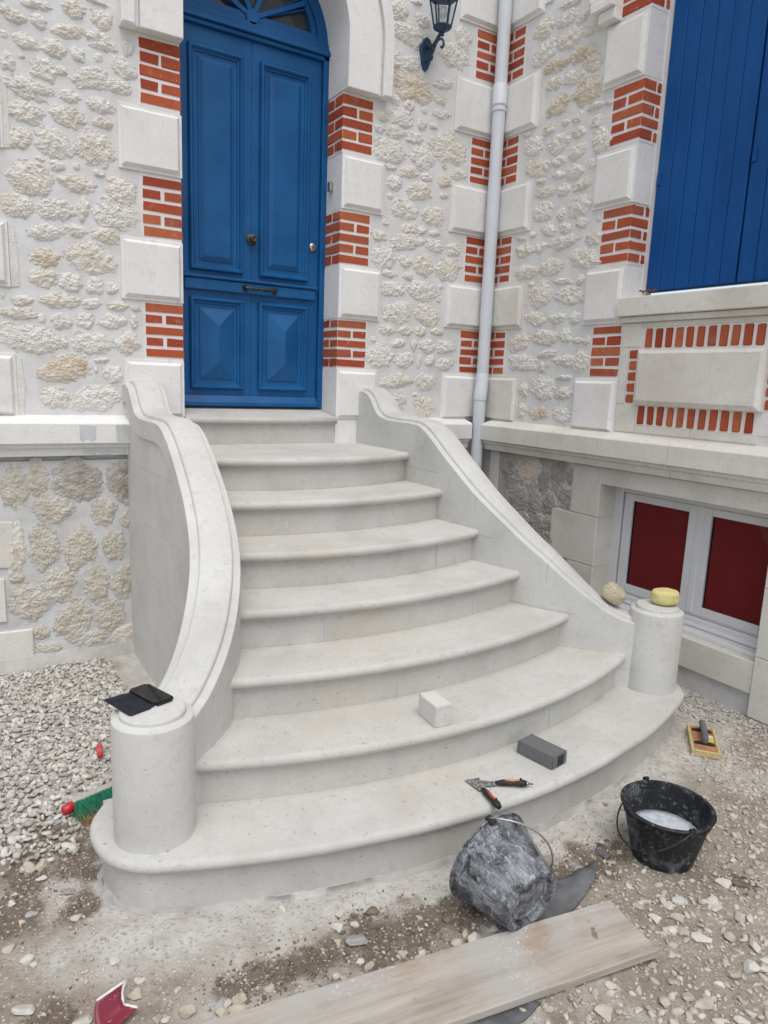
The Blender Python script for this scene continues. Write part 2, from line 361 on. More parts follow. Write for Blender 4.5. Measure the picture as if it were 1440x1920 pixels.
def corner_bricks(to3, a_out, a_in, z0, z1, parent, first):
    """inner-corner group: from outer edge a_out to the corner a_in"""
    J = .0125; h = (z1-z0-4*J)/5; s = 1 if a_in > a_out else -1
    lo, hi = sorted((a_out-s*.012, a_in)); prism('mortar_bed', [(lo, z0-.014), (hi, z0-.014), (hi, z1+.014), (lo, z1+.014)], to3, -.02, .0015, 'joint_white', parent)
    L = abs(a_in-a_out)
    for k in range(5):
        zt = z1-k*(h+J); zb = zt-h
        if (k % 2 == 0) == (first == 'full'): brick(to3, a_out, a_out+s*(L-.006), zb, zt, -.05, .005, parent)
        else:
            brick(to3, a_out, a_out+s*(L*.5-.006), zb, zt, -.05, .005, parent); brick(to3, a_out+s*(L*.5+.006), a_out+s*(L-.006), zb, zt, -.05, .005, parent)
def rubble(to3, a, z, ha, hz, mat, parent, H=.016, d0=0.0, rot=0.0, seed=0):
    """one rough stone set in the mortar: irregular outline, hacked surface"""
    rs = random.Random(seed); per = 2*math.pi*math.sqrt((ha*ha+hz*hz)/2)
    seg = int(min(88, max(20, per/.0058))); rings = int(min(16, max(5, min(ha, hz)/.0046)))
    ph = [rs.uniform(0, 6.28) for _ in range(6)]; am = [rs.uniform(.015, .065)/(1+.3*i) for i in range(6)]; nv = rs.randint(6, 9); va = sorted(rs.uniform(-.25, .25)+6.2832*i/nv for i in range(nv)); vr = [rs.uniform(.86, 1.12) for _ in range(nv)]
    off = Vector((rs.uniform(-50, 50), rs.uniform(-50, 50), rs.uniform(-50, 50))); tx, tz = rs.uniform(-.05, .05), rs.uniform(-.06, .06)
    def rad(t):
        t = (t-va[0]) % 6.2832+va[0]; i0 = max(i for i in range(nv) if va[i] <= t+1e-6); i1 = (i0+1) % nv; t0, t1 = va[i0], va[i1]+(6.2832 if i1 == 0 else 0)
        A_ = (vr[i0]*math.cos(t0), vr[i0]*math.sin(t0)); B_ = (vr[i1]*math.cos(t1), vr[i1]*math.sin(t1)); ex, ey = B_[0]-A_[0], B_[1]-A_[1]
        r_ = .78*(A_[0]*ey-A_[1]*ex)/max(1e-6, math.cos(t)*ey-math.sin(t)*ex)+.30
        return r_*(1+sum(am[i]*math.sin((i+2)*t+ph[i]) for i in range(6)))*1.17
    vs = []; cr, sr = math.cos(rot), math.sin(rot)
    def pt(rho, t):
        x = ha*rad(t)*rho*math.cos(t); y = hz*rad(t)*rho*math.sin(t); q = Vector((x, y, 0))*1.0+off
        e = 1+.06*NZ.noise(q*70); x *= e if rho > .6 else 1; y *= e if rho > .6 else 1
        hh = H*.62*(1-rho**2.6)-.0045*rho**4
        f = NZ.fractal(q*34, .6, 2.2, 6); rid = abs(NZ.noise(q*48+off)); chip = abs(NZ.noise(q*105-off))
        hh += (.0062*f-.0062*rid-.0046*chip+.0045)*(H/.016) + (tx*x+tz*y)*(1-rho)
        X_, Z_ = x*cr-y*sr, x*sr+y*cr
        return to3(a+X_, z+Z_, d0+hh)
    vs.append(pt(0, 0))
    for i in range(1, rings+1):
        for k in range(seg): vs.append(pt((i/rings)**.85, 2*math.pi*(k+.5*(i % 2))/seg))
    fs = [(0, 1+k, 1+(k+1) % seg) for k in range(seg)]
    for i in range(rings-1):
        A = 1+i*seg; B = A+seg; odd = i % 2 == 0
        for k in range(seg):
            k2 = (k+1) % seg
            if odd: fs += [(A+k, B+k, B+k2), (A+k, B+k2, A+k2)] if False else [(A+k, B+k, A+k2), (A+k2, B+k, B+k2)]
            else: fs += [(A+k, B+k, B+k2), (A+k, B+k2, A+k2)]
    o = mesh('stone', vs, fs, mat, parent, fix=True); at_ = o.data.attributes.new('rim', 'FLOAT', 'POINT')
    at_.data.foreach_set('value', np.array([0.0]+[(i/rings)**.85 for i in range(1, rings+1) for k in range(seg)], np.float32)); return o

# ================================================================== HOUSE
house = tag(empty('house'), 'white rubble stone house with red brick quoins, blue door and blue shutters', 'house')
# ---- front wall with arched doorway
DX0, DX1, ACX, ACZ, AR = 0.0, 1.061, .5305, 3.85, .5305
arc = [(ACX+AR*math.cos(t), ACZ+AR*math.sin(t)) for t in np.linspace(0, math.pi, 25)]
poly = [(-5, 1.2), (DX0, 1.2), (DX0, ACZ)] + arc[::-1][1:-1] + [(DX1, ACZ), (DX1, 1.2), (XC+.25, 1.2), (XC+.25, 6.4), (-5, 6.4)]
front = prism('front_wall', poly, FR, -.25, 0, 'mortar_white', house)
plinth = box('plinth', -5, XC+.25, -.035, .25, -.3, 1.199, 'mortar_plinth', house)
# ---- wing wall with its two window openings
b = bmesh.new()
def wbox(a0, a1, z0, z1, d0=-.25, d1=0.0):
    x0, x1 = sorted((XC-d0, XC-d1)); bbox(b, x0, x1, -a1, -a0, z0, z1)
wbox(.001, 1.275, -.3, 6.4); wbox(1.275, 2.43, 1.107, 2.25); wbox(1.275, 1.31, 2.25, 5.2); wbox(1.275, 2.43, 5.2, 6.4); wbox(2.43, 6.5, -.3, 6.4)
wbox(1.275, 2.43, -.3, .13, -.25, -.03)
wing = from_bm('wing_wall', b, 'mortar_white', house)
# ---- quoins
def jamb_block(a0, a1, z0, z1, par, side, to3):   # blocks that wrap into the reveal
    if side > 0: return cham_block('quoin_block', to3, a0-.005, a1, z0, z1, 'white_block', par, back=.245)
    return cham_block('quoin_block', to3, a0, a1+.005, z0, z1, 'white_block', par, back=.245)
for z0, z1 in ((1.44, 1.785), (2.125, 2.468), (2.83, 3.168)):
    jamb_block(-.347, 0, z0, z1, front, -1, FR); jamb_block(1.061, 1.383, z0, z1, front, 1, FR)
for z0, z1 in ((1.80, 2.115), (2.485, 2.815), (3.192, 3.526)):
    brick_group(FR, 0.0, -1, z0, z1, front, .235); brick_group(FR, 1.061, 1, z0, z1, front, .235, width=.223)
prism('quoin_block', [(1.05, 1.25), (1.383, 1.25), (1.383, 1.437), (1.05, 1.437)], FR, -.25, .012, 'white_block', front, .003)
prism('quoin_block', [(-.347, 1.25), (.011, 1.25), (.011, 1.437), (-.347, 1.437)], FR, -.25, .012, 'white_block', front, .003)
for z0, z1 in ((1.44, 1.787), (2.128, 2.447), (2.805, 3.142), (3.487, 3.845), (4.20, 4.55)):
    cham_block('quoin_block', FR, 1.953, XC-.001, z0, z1, 'white_block', front)
    cham_block('quoin_block', WG, .03, .42, z0, z1, 'cream_block' if z0 < 2.3 else 'white_block', wing)
for z0, z1 in ((1.80, 2.114), (2.472, 2.795), (3.168, 3.476), (3.868, 4.185)):
    corner_bricks(FR, 2.117, XC, z0, z1, front, 'full'); corner_bricks(WG, .239, 0, z0, z1, wing, 'half')
for z0, z1 in ((1.44, 1.785), (2.13, 2.466), (2.82, 3.163), (3.51, 3.845)):
    cham_block('quoin_block', FR, -1.28, -.915, z0, z1, 'white_block', front)
    prism('quoin_margin', [(-.915, z0+.004), (-.885+random.uniform(-.01, .01), z0+.01), (-.882+random.uniform(-.01, .01), (z0+z1)/2), (-.888, z1-.02), (-.915, z1-.005)], FR, -.02, .006, 'rubble_pale', front)
for z0, z1 in ((1.79, 2.12), (2.478, 2.81), (3.17, 3.5)):
    corner_bricks(FR, -1.05, -1.28, z0, z1, front, 'full')
for z0, z1 in ((2.835, 3.163), (3.536, 3.888), (4.26, 4.6)):
    jamb_block(.998, 1.31, z0, z1, wing, -1, WG)
for z0, z1 in ((2.492, 2.822), (3.195, 3.522), (3.915, 4.245)):
    brick_group(WG, 1.31, -1, z0, z1, wing, .235)
jamb_block(.998, 1.31, 2.125, 2.468, wing, -1, WG)
cham_block('quoin_block', WG, .975, 1.335, 1.44, 1.782, 'white_block', wing)
brick_group(WG, 1.315, -1, 1.797, 2.112, wing, 0, width=.222)
for z0, z1 in ((2.125, 2.468), (2.835, 3.163), (3.536, 3.888), (4.26, 4.6)): jamb_block(2.43, 2.742, z0, z1, wing, 1, WG)      # far jamb of the same window
for z0, z1 in ((2.492, 2.822), (3.195, 3.522), (3.915, 4.245)): brick_group(WG, 2.43, 1, z0, z1, wing, .235)
cham_block('quoin_block', WG, 2.46, 2.80, 1.44, 1.782, 'white_block', wing)
brick_group(WG, 2.46, 1, 1.797, 2.112, wing, 0, width=.222)
# label stop of the window hood, stepped mouldings
for i, (a0, a1, z0, z1, d) in enumerate(((.86, 1.1, 4.06, 4.5, .05), (.90, 1.1, 4.01, 4.058, .075), (.93, 1.1, 3.965, 4.008, .10), (.97, 1.1, 3.90, 3.963, .07))):
    prism('hood_moulding', [(a0, z0), (a1, z0), (a1, z1), (a0, z1)], WG, -.01, d, 'white_block', wing, .004)
# ---- arch ring of the doorway
def ring_poly(r0, r1, leg):
    t = np.linspace(0, math.pi, 33)
    o = [(ACX+r1*math.cos(x), ACZ+r1*math.sin(x)) for x in t]; i = [(ACX+r0*math.cos(x), ACZ+r0*math.sin(x)) for x in t[::-1]]
    return [(ACX+r1, leg)]+o+[(ACX-r1, leg), (ACX-r0, leg)]+i+[(ACX+r0, leg)]
archp = prism('arch', ring_poly(AR-.006, .758, 3.545), FR, -.245, .074, 'white_block', house, .004)
prism('arch_moulding', ring_poly(.759, .782, 3.549), FR, -.02, .052, 'white_block', archp, .004); prism('arch_moulding', ring_poly(.783, .855, 3.547), FR, -.02, .080, 'white_block', archp, .008)
# ---- string course (ledge) round the house
LP = [(-.02, 1.46), (.10, 1.428), (.122, 1.414), (.122, 1.302), (.098, 1.298), (.096, 1.276), (.078, 1.272), (.072, 1.228), (-.02, 1.224)]
def ledge(to3, cuts, mat, par):
    for a0, a1 in zip(cuts, cuts[1:]):
        bm_ = bmesh.new(); g = .001; A = [bm_.verts.new(to3(a0+g, z+random.uniform(-.001, .001), d)) for d, z in LP]; B = [bm_.verts.new(to3(a1-g, z, d)) for d, z in LP]
        bm_.faces.new(A); bm_.faces.new(B[::-1]); n = len(LP)
        for i in range(n): bm_.faces.new((A[i], A[(i+1) % n], B[(i+1) % n], B[i]))
        bmesh.ops.bevel(bm_, geom=list(bm_.edges), offset=.003, segments=1, affect='EDGES'); from_bm('ledge_stone', bm_, mat, par)
ledge(FR, (-4.2, -3.3, -2.2, -1.15, -.345), 'white_block', front); ledge(FR, (1.43, 2.19), 'white_block', front)
ledge(WG, (.165, .98, 1.83, 2.7, 3.7, 5), 'cream_block', wing)
for k, (a0, a1, z0, z1, d) in enumerate(((-.625, -.535, 1.312, 1.411, .1228), (-.425, -.349, 1.306, 1.412, .1228), (-.60, -.37, 1.232, 1.262, .0790))):
    rs = random.Random(k); n = 9; pl = [(a0+(a1-a0)*i/n+rs.uniform(-.004, .004), z1-rs.uniform(0, .010)) for i in range(n+1)]+[(a1-(a1-a0)*i/n+rs.uniform(-.004, .004), z0+rs.uniform(0, .018)) for i in range(n+1)]
    prism('cement_smear', pl, FR, d-.02, d+.0006, 'cement_pale', front)
# ---- window sill, panel with soldier bricks below it
prism('window_sill', [(1.318, 2.158), (2.43, 2.158), (2.43, 2.268), (1.318, 2.268)], WG, -.2, .062, 'cream_block', wing, .004)
prism('sill_moulding', [(1.318, 2.122), (2.43, 2.122), (2.43, 2.156), (1.318, 2.156)], WG, -.2, .034, 'cream_block', wing, .004)
mesh('sill_slope', [WG(1.312, 2.269, .03), WG(2.428, 2.269, .03), WG(2.428, 2.31, -.24), WG(1.312, 2.31, -.24), WG(1.312, 2.2, .03), WG(2.428, 2.2, .03), WG(2.428, 2.2, -.24), WG(1.312, 2.2, -.24)],
     [(0, 1, 2, 3), (4, 7, 6, 5), (0, 4, 5, 1), (1, 5, 6, 2), (2, 6, 7, 3), (3, 7, 4, 0)], 'cream_block', wing)
for a0, a1, z0, z1 in ((1.338, 1.48, 1.978, 2.119), (1.338, 1.395, 1.634, 1.975), (1.338, 1.495, 1.462, 1.631), (2.360, 2.45, 1.462, 2.119)):
    prism('panel_surround', [(a0, z0), (a1-.002, z0), (a1-.002, z1), (a0, z1)], WG, -.01, .006, 'cream_block', wing, .0015)
prism('panel_surround', [(1.48, 2.092), (2.276, 2.092), (2.276, 2.119), (1.48, 2.119)], WG, -.01, .006, 'cream_block', wing, .0015)
prism('panel_surround', [(1.497, 1.462), (1.88, 1.462), (1.88, 1.507), (1.497, 1.507)], WG, -.01, .006, 'cream_block', wing, .0015)
prism('panel_surround', [(1.882, 1.462), (2.276, 1.462), (2.276, 1.507), (1.882, 1.507)], WG, -.01, .006, 'cream_block', wing, .0015)
prism('mortar_bed', [(1.396, 1.508), (2.358, 1.508), (2.358, 2.091), (1.396, 2.091)], WG, -.01, .002, 'joint_white', wing)
for k in range(11):
    a = 1.508+k*.0692; brick(WG, a, a+.048, 1.972, 2.082, -.05, .008, wing); brick(WG, a-.002, a+.044, 1.515, 1.625, -.05, .008, wing)
for k in range(5):
    z = 1.643+k*.0665; brick(WG, 1.404, 1.478, z, z+.05, -.05, .008, wing)
    brick(WG, 2.292, 2.355, z, z+.05, -.05, .008, wing)
cham_block('panel_slab', WG, 1.488, 2.285, 1.632, 1.962, 'cream_block', wing, rise=.052, edge=.036, inset=.026, lip=.006)
# ---- basement window surround
for a0, a1, z0, z1 in ((1.036, 1.275, .888, 1.219), (.868, 1.275, .553, .885), (1.05, 1.275, .245, .55), (.90, 1.275, .0, .242)):
    prism('jamb_stone', [(a0, z0), (a1+.004, z0), (a1+.004, z1), (a0, z1)], WG, -.245, .014, 'cream_block', wing, .004)
prism('lintel', [(1.278, 1.109), (2.9, 1.109), (2.9, 1.219), (1.278, 1.219)], WG, -.245, .012, 'cream_block', wing, .004)
for z0, z1 in ((.0, .34), (.343, .72), (.723, 1.105)):
    prism('jamb_stone', [(2.43, z0), (2.86, z0), (2.86, z1), (2.43, z1)], WG, -.245, .014, 'cream_block', wing, .004)
prism('basement_sill', [(1.281, .122), (2.427, .122), (2.427, .303), (1.281, .303)], WG, -.245, .004, 'cream_block', wing, .004)
prism('corner_stone', [(.17, .30), (.27, .30), (.27, 1.222), (.17, 1.222)], WG, -.02, .012, 'cream_block', wing, .003)
prism('plinth_patch', [(.0, -.2), (.9, -.2), (.9, 1.222), (.0, 1.222)], WG, -.02, .004, 'cement', wing)
prism('footing', [(1.0, -.3), (3.0, -.3), (3.0, .119), (1.0, .119)], WG, -.2, -.022, 'mortar_plinth', wing)
bw = box('basement_window', XC+.19, XC+.235, -2.44, -1.27, .30, 1.12, 'gasket', house)
def fr(a0, a1, z0, z1, d, nm='window_frame', mt='pvc_white', bev=.004, par=None): return prism(nm, [(a0, z0), (a1, z0), (a1, z1), (a0, z1)], WG, -.188, d, mt, par or bw, bev)
fr(1.275, 1.335, .30, 1.11, -.150); fr(2.405, 2.43, .30, 1.11, -.150); fr(1.337, 2.403, 1.06, 1.11, -.150); fr(1.337, 2.403, .305, .385, -.140)
fr(1.337, 2.403, .387, .405, -.165); fr(1.880, 1.918, .407, 1.058, -.152)
fr(1.31, 2.41, .303, .33, -.06, 'sill_profile'); fr(1.31, 2.41, .333, .352, -.125, 'sill_profile')
for a0, a1 in ((1.346, 1.890), (1.908, 2.402)):                       # two casements
    z0, z1 = .400, 1.057; t = .066
    sash = fr(a0, a0+t, z0, z1, -.158, 'sash'); fr(a1-t, a1, z0, z1, -.158, 'sash'); fr(a0+t+.001, a1-t-.001, z0, z0+t*.8, -.158, 'sash'); fr(a0+t+.001, a1-t-.001, z1-t*.7, z1, -.158, 'sash')
    fr(a0+t, a1-t, z0+.04, z1-.03, -.180, 'pane', 'red_pane', 0)
    for q in ((a0+t+.0015, a0+t+.009, z0+.048, z1-.043), (a0+t+.011, a1-t-.002, z0+.048, z0+.053)): fr(*q, -.174, 'gasket', 'gasket', 0)
# ---- shutters: two closed leaves of vertical boards
for L0, L1 in ((1.322, 1.922), (1.927, 2.426)):
    sh = prism('shutter', [(L0, 2.325), (L1, 2.325), (L1, 5.1), (L0, 5.1)], WG, -.24, -.205, 'shutter_paint', house)
    n = 6 if L1 < 2 else 5; wd = (L1-L0-.004)/n
    for k in range(n):
        a0 = L0+.002+k*wd
        prism('plank', [(a0+.001, 2.33), (a0+wd-.0015, 2.33), (a0+wd-.0015, 5.09), (a0+.001, 5.09)], WG, -.206, -.178+random.uniform(-.0015, .0015), 'shutter_paint', sh, .005)
    for zz in (2.95, 4.3): prism('hinge', [(L0+.01, zz), (L0+.035, zz), (L0+.035, zz+.07), (L0+.01, zz+.07)], WG, -.18, -.168, 'shutter_paint', sh, .003)
prism('shutter_stop', [(1.311, 2.32), (1.3215, 2.32), (1.3215, 5.2), (1.311, 5.2)], WG, -.24, -.15, 'joint_white', wing)
# ---- front door
DY = .235
DD = lambda a, z, d: (a, DY-d, z)
door = box('door', -.0, 1.061, DY+.012, DY+.06, 1.49, 3.86, 'door_paint', house)
box('door_leaf', .035, .5262, DY, DY+.03, 1.512, 3.775, 'door_paint', door, .002); box('door_leaf', .5268, 1.018, DY, DY+.03, 1.512, 3.775, 'door_paint', door, .002)
for a0, a1 in ((-.0, .033), (1.02, 1.061)): box('door_frame', a0, a1, DY-.03, DY+.05, 1.50, 3.80, 'door_paint', door, .004)
def rings(name, a0, a1, z0, z1, lv, par, mat='door_paint', ridge=None):
    bm_ = bmesh.new(); rg = []
    for ins, d in lv: rg.append([bm_.verts.new(DD(a, z, d)) for a, z in ((a0+ins, z0+ins), (a1-ins, z0+ins), (a1-ins, z1-ins), (a0+ins, z1-ins))])
    for A, B in zip(rg, rg[1:]):
        for k in range(4): bm_.faces.new((A[k], A[(k+1) % 4], B[(k+1) % 4], B[k]))
    L = rg[-1]
    if ridge is None: bm_.faces.new(L)
    else:
        am = (a0+a1)/2; hh = (a1-a0)/2-lv[-1][0]
        p, q = bm_.verts.new(DD(am, z0+lv[-1][0]+hh, ridge)), bm_.verts.new(DD(am, z1-lv[-1][0]-hh, ridge))
        bm_.faces.new((L[0], L[1], p)); bm_.faces.new((L[1], L[2], q, p)); bm_.faces.new((L[2], L[3], q)); bm_.faces.new((L[3], L[0], p, q))
    return from_bm(name, bm_, mat, par)
UP = [(-.004, 0), (-.002, .020), (.005, .030), (.014, .031), (.021, .022), (.026, .012), (.034, .011), (.038, .002), (.060, .0015), (.061, .009), (.067, .010), (.088, .022)]
LO = [(-.004, 0), (-.002, .020), (.005, .029), (.014, .030), (.021, .021), (.027, .011), (.036, .010), (.040, .002), (.062, .0015), (.063, .008), (.068, .010)]
for a0, a1 in ((.118, .462), (.582, .930)):
    rings('door_panel', a0, a1, 2.368, 3.665, UP, door); rings('door_panel', a0-.004, a1+.004, 1.622, 2.198, LO, door, ridge=.055)
prism('door_rail', [(.075, 2.245), (.99, 2.245), (.99, 2.315), (.075, 2.315)], DD, -.01, .030, 'door_paint', door, .006)
prism('door_rail', [(.068, 2.317), (.998, 2.317), (.998, 2.335), (.068, 2.335)], DD, -.01, .042, 'door_paint', door, .006)
b = bmesh.new(); pr = [(-.01, 1.512), (.045, 1.512), (.045, 1.535), (.016, 1.578), (-.01, 1.578)]
A = [b.verts.new(DD(.05, z, d)) for d, z in pr]; B = [b.verts.new(DD(1.012, z, d)) for d, z in pr]; b.faces.new(A); b.faces.new(B[::-1])
for i in range(5): b.faces.new((A[i], A[(i+1) % 5], B[(i+1) % 5], B[i]))
from_bm('weather_bar', b, 'door_paint', door)
def knob(name, a, z, prof, mat):
    b = bmesh.new(); lathe(b, prof, 28, Matrix.Translation((a, DY, z)) @ Matrix.Rotation(R(90), 4, 'X')); return from_bm(name, b, mat, door, angle=40)
knob('door_knob', .526, 2.593, [(.034, 0), (.036, .006), (.030, .012), (.018, .016), (.013, .028), (.020, .036), (.027, .048), (.026, .058), (.016, .064), (.010, .061), (0, .061)], 'iron_dark')
knob('door_lock', .972, 2.601, [(.027, 0), (.027, .010), (.022, .015), (.013, .016), (.012, .021), (0, .021)], 'chrome'); knob('keyhole', .972, 2.601, [(.0055, .02), (.0055, .0225), (0, .0225)], 'iron_dark')
b = bmesh.new()
tube(b, [(.462, DY-.048, 2.283), (.478, DY-.058, 2.280), (.575, DY-.062, 2.278), (.672, DY-.058, 2.280), (.69, DY-.048, 2.283)], [.009, .012, .008, .012, .009], 10)
for a in (.47, .68):
    tube(b, [(a, DY-.028, 2.281), (a, DY-.055, 2.281)], [.013, .008], 8)
    for dz in (-.016, .016): tube(b, [(a-.014, DY-.033, 2.281+dz), (a+.014, DY-.033, 2.281+dz)], [.006, .009], 6)
for a in (.52, .548, .602, .63): tube(b, [(a-.006, DY-.061, 2.279), (a+.006, DY-.061, 2.279)], .0125, 8)
from_bm('pull_handle', b, 'iron_dark', door, smooth=True)
# transom and fanlight
fan = prism('fanlight', [(ACX+.52*math.cos(t), 3.85+.52*math.sin(t)) for t in np.linspace(0, math.pi, 33)], DD, -.055, -.03, 'window_glass', house)
for z0, z1, d in ((3.776, 3.800, .030), (3.801, 3.826, .052), (3.827, 3.848, .036), (3.849, 3.880, .022)):
    prism('transom_moulding', [(.001, z0), (1.060, z0), (1.060, z1), (.001, z1)], DD, -.02, d, 'door_paint', door, .004)
def fan_ring(r0, r1, d, nm='fan_frame'):
    t = np.linspace(0.06, math.pi-.06, 33); prism(nm, [(ACX+r1*math.cos(x), 3.85+r1*math.sin(x)) for x in t]+[(ACX+r0*math.cos(x), 3.85+r0*math.sin(x)) for x in t[::-1]], DD, -.03, d, 'door_paint', fan, .004)
fan_ring(.455, .526, .012); fan_ring(.415, .453, .0)
HX, HZ = .527, 3.905
def bar(t, w_, r0, r1, d, nm='fan_spoke'):
    c_, s_ = math.cos(t), math.sin(t); px_, pz_ = -s_*w_/2, c_*w_/2
    prism(nm, [(HX+c_*r0+px_, HZ+s_*r0+pz_), (HX+c_*r0-px_, HZ+s_*r0-pz_), (HX+c_*r1-px_, HZ+s_*r1-pz_), (HX+c_*r1+px_, HZ+s_*r1+pz_)], DD, -.03, d, 'door_paint', fan, .003)
for q in (27, 66, 114, 153):
    bar(R(q), .030, .0, .40, .014)
    for dq, w_ in ((-4.5, .010), (4.5, .010)): bar(R(q+dq), w_, .10, .40, .0, 'glazing_bead')
prism('fan_hub', [(HX+.045*math.cos(t), HZ+.045*math.sin(t)) for t in np.linspace(0, 2*math.pi, 17)[:-1]], DD, -.03, .022, 'door_paint', fan, .004)
for s in (-1, 1):
    q0, q1 = sorted((HX+s*.04, HX+s*.50)); prism('fan_bottom_rail', [(q0, 3.882), (q1, 3.882), (q1, 3.93), (q0, 3.93)], DD, -.03, .004, 'door_paint', fan, .003)
box('door_bell', 1.032, 1.054, .105, .150, 2.955, 3.015, 'chrome', house, .003)
# door sill
sill = [(-.002, 1.455), (1.046, 1.455)]
mesh('door_sill', [(-.0, -.04, 1.452), (1.05, -.04, 1.452), (1.05, .30, 1.508), (-.0, .30, 1.508), (-.0, -.04, 1.41), (1.05, -.04, 1.41), (1.05, .30, 1.41), (-.0, .30, 1.41)],
     [(0, 1, 2, 3), (4, 7, 6, 5), (0, 4, 5, 1), (1, 5, 6, 2), (2, 6, 7, 3), (3, 7, 4, 0)], 'stair_stone', house)
b = bmesh.new(); tube(b, [(.0, -.042, 1.4305), (1.046, -.042, 1.4305)], .0212, 16); from_bm('sill_nosing', b, 'stair_stone', house, smooth=True)
box('sill_riser', .0, 1.043, -.022, .2, 1.27, 1.409, 'stair_stone', house, .002)

# ---- rubble stones traced from the photograph: (crop offset, scale, plane) then boxes
L1 = """130 0 290 50|350 0 475 100|490 0 600 20|0 40 140 120|170 75 262 155|510 45 630 160|0 165 45 210|295 130 470 215|70 185 215 270|490 180 655 285|240 220 370 325|395 262 475 345|690 220 750 315|0 280 85 405|100 300 140 328|530 300 578 350|620 330 765 440|170 325 325 455|310 365 380 425|410 375 620 500|590 440 745 528|35 435 290 555|325 505 455 575|45 570 235 690|285 590 475 710|490 550 640 630|530 655 640 725|50 715 175 840|195 720 400 880|430 740 645 930|200 880 255 910|280 895 355 960|410 915 455 955|525 955 595 995|45 895 300 1100|335 980 540 1085|590 1000 770 1140|0 1095 190 1225|210 1110 415 1240|435 1110 500 1245|520 1115 765 1290|365 1260 490 1330|160 1260 350 1355|525 1285 670 1370"""
L4 = """170 70 335 180|365 40 650 215|165 180 315 290|335 215 460 320|490 235 580 335|600 265 660 335|245 320 440 415|460 360 575 415|610 375 720 428|60 340 180 395|0 320 30 360|0 400 210 475|210 440 260 500|290 440 405 535|432 440 528 528|555 445 715 530|735 450 775 530|730 400 790 430|0 505 335 665|345 570 385 640|415 545 625 670|650 545 785 675|235 685 500 830|530 690 620 720|575 740 685 835|530 740 555 780|235 855 385 975|405 850 665 990"""
L7 = """0 160 150 410|150 140 280 320|305 145 575 365|615 125 750 370|165 320 420 490|515 340 650 500|680 420 755 510|20 465 145 770|170 495 340 740|360 510 535 735|575 530 710 690|475 720 620 920|635 715 760 905|220 735 430 940|45 770 145 820|50 820 280 1040|330 905 520 1140|545 905 700 1090|640 1060 760 1170|190 1065 285 1135|430 1085 605 1200|205 1155 350 1230"""
M2 = """925 5 1005 85|1015 0 1060 20|1040 55 1095 115|940 100 1100 200|1205 110 1270 215|1145 180 1255 285|930 210 975 290|975 230 1050 300|930 300 1105 425|1115 330 1195 375|1110 390 1165 440|915 395 970 440|985 420 1030 465|865 460 920 510|930 455 1025 540|1060 450 1085 480|1110 460 1180 500|860 525 905 560|910 525 985 585|990 555 1060 605|1040 500 1085 545|1095 520 1125 545|860 580 990 690|1015 620 1115 710|1095 560 1250 690|910 690 950 720|960 700 1045 750|1145 690 1170 715|1185 710 1250 760|1130 740 1185 790|915 740 980 805|1000 765 1100 845|1060 730 1105 765|1135 810 1175 840|915 815 945 840|935 840 1050 925|1070 870 1155 950|895 925 920 950|975 940 1040 985|1045 955 1085 985|1095 970 1135 995"""
M5 = """850 25 910 70|935 40 1065 110|1080 65 1155 120|1165 80 1225 135|850 95 950 190|965 135 1018 185|1025 135 1110 215|1120 145 1225 235|895 195 955 225|980 205 1022 237|890 240 985 305|1000 240 1125 325|1130 255 1150 275|1120 305 1145 330|895 330 1018 415|1030 345 1135 425|880 425 950 470|965 430 1020 470|1030 430 1080 475|1095 440 1155 470|845 475 870 500|930 485 995 520|1015 490 1040 530|1050 485 1115 545|1120 490 1195 545|825 515 940 605|950 535 1020 610|1040 550 1055 610|1075 550 1115 600|1120 565 1190 615|890 628 1018 695|1035 625 1115 705|935 700 995 785|1020 710 1045 730|1030 720 1115 815"""
R3 = """440 0 480 15|500 0 600 30|490 40 580 120|385 85 480 170|580 55 640 95|490 130 610 220|620 95 690 155|380 185 490 290|430 265 545 325|555 200 665 280|610 235 695 320|440 340 515 405|520 310 600 385|565 335 690 475|445 425 550 520|630 455 705 495|705 440 740 475|560 500 610 550|510 535 545 565|640 515 690 575|425 550 480 605|560 570 615 620|345 610 425 700|445 595 550 690|645 575 730 690|545 645 620 720|345 710 460 800|465 700 525 750|475 765 520 805|530 735 605 810|630 710 660 760|395 800 440 830|390 835 480 895|485 825 545 885|565 795 640 860|545 870 640 980|385 905 470 1000|490 925 525 995|575 975 630 1025|665 965 695 1000|415 1005 485 1060|500 1000 550 1055|365 1040 395 1070|460 1055 575 1120|620 1030 690 1105|305 1060 350 1085|300 1095 380 1160|390 1085 440 1140|340 590 370 620"""
R6 = """540 65 680 150|305 130 395 205|405 105 515 185|475 195 550 225|580 175 610 225|365 205 465 330|480 230 605 320|360 210 385 235|350 350 435 410|450 350 530 400|540 345 600 405|270 445 365 525|380 420 485 505|500 420 550 490|560 460 605 490|600 450 640 495|270 535 395 615|400 515 485 555|405 565 455 620|480 540 590 595|560 510 632 625|370 630 480 750|490 630 560 655|480 680 560 745|320 660 360 730|365 770 445 840|310 755 350 835|470 765 550 850"""
R8 = """240 100 300 175|255 175 315 240|328 95 405 205|410 150 455 250|460 115 535 205|270 222 355 330|360 240 415 355|425 255 480 345|535 150 565 210|505 225 560 320|370 350 430 430|425 350 470 420|430 425 470 480|300 330 360 400"""
OCH = {('L4', 0), ('L4', 22), ('R3', 9), ('R3', 13), ('R3', 14), ('R3', 8), ('R6', 25), ('M2', 27), ('M2', 8), ('M2', 29)}
sd_ = 0
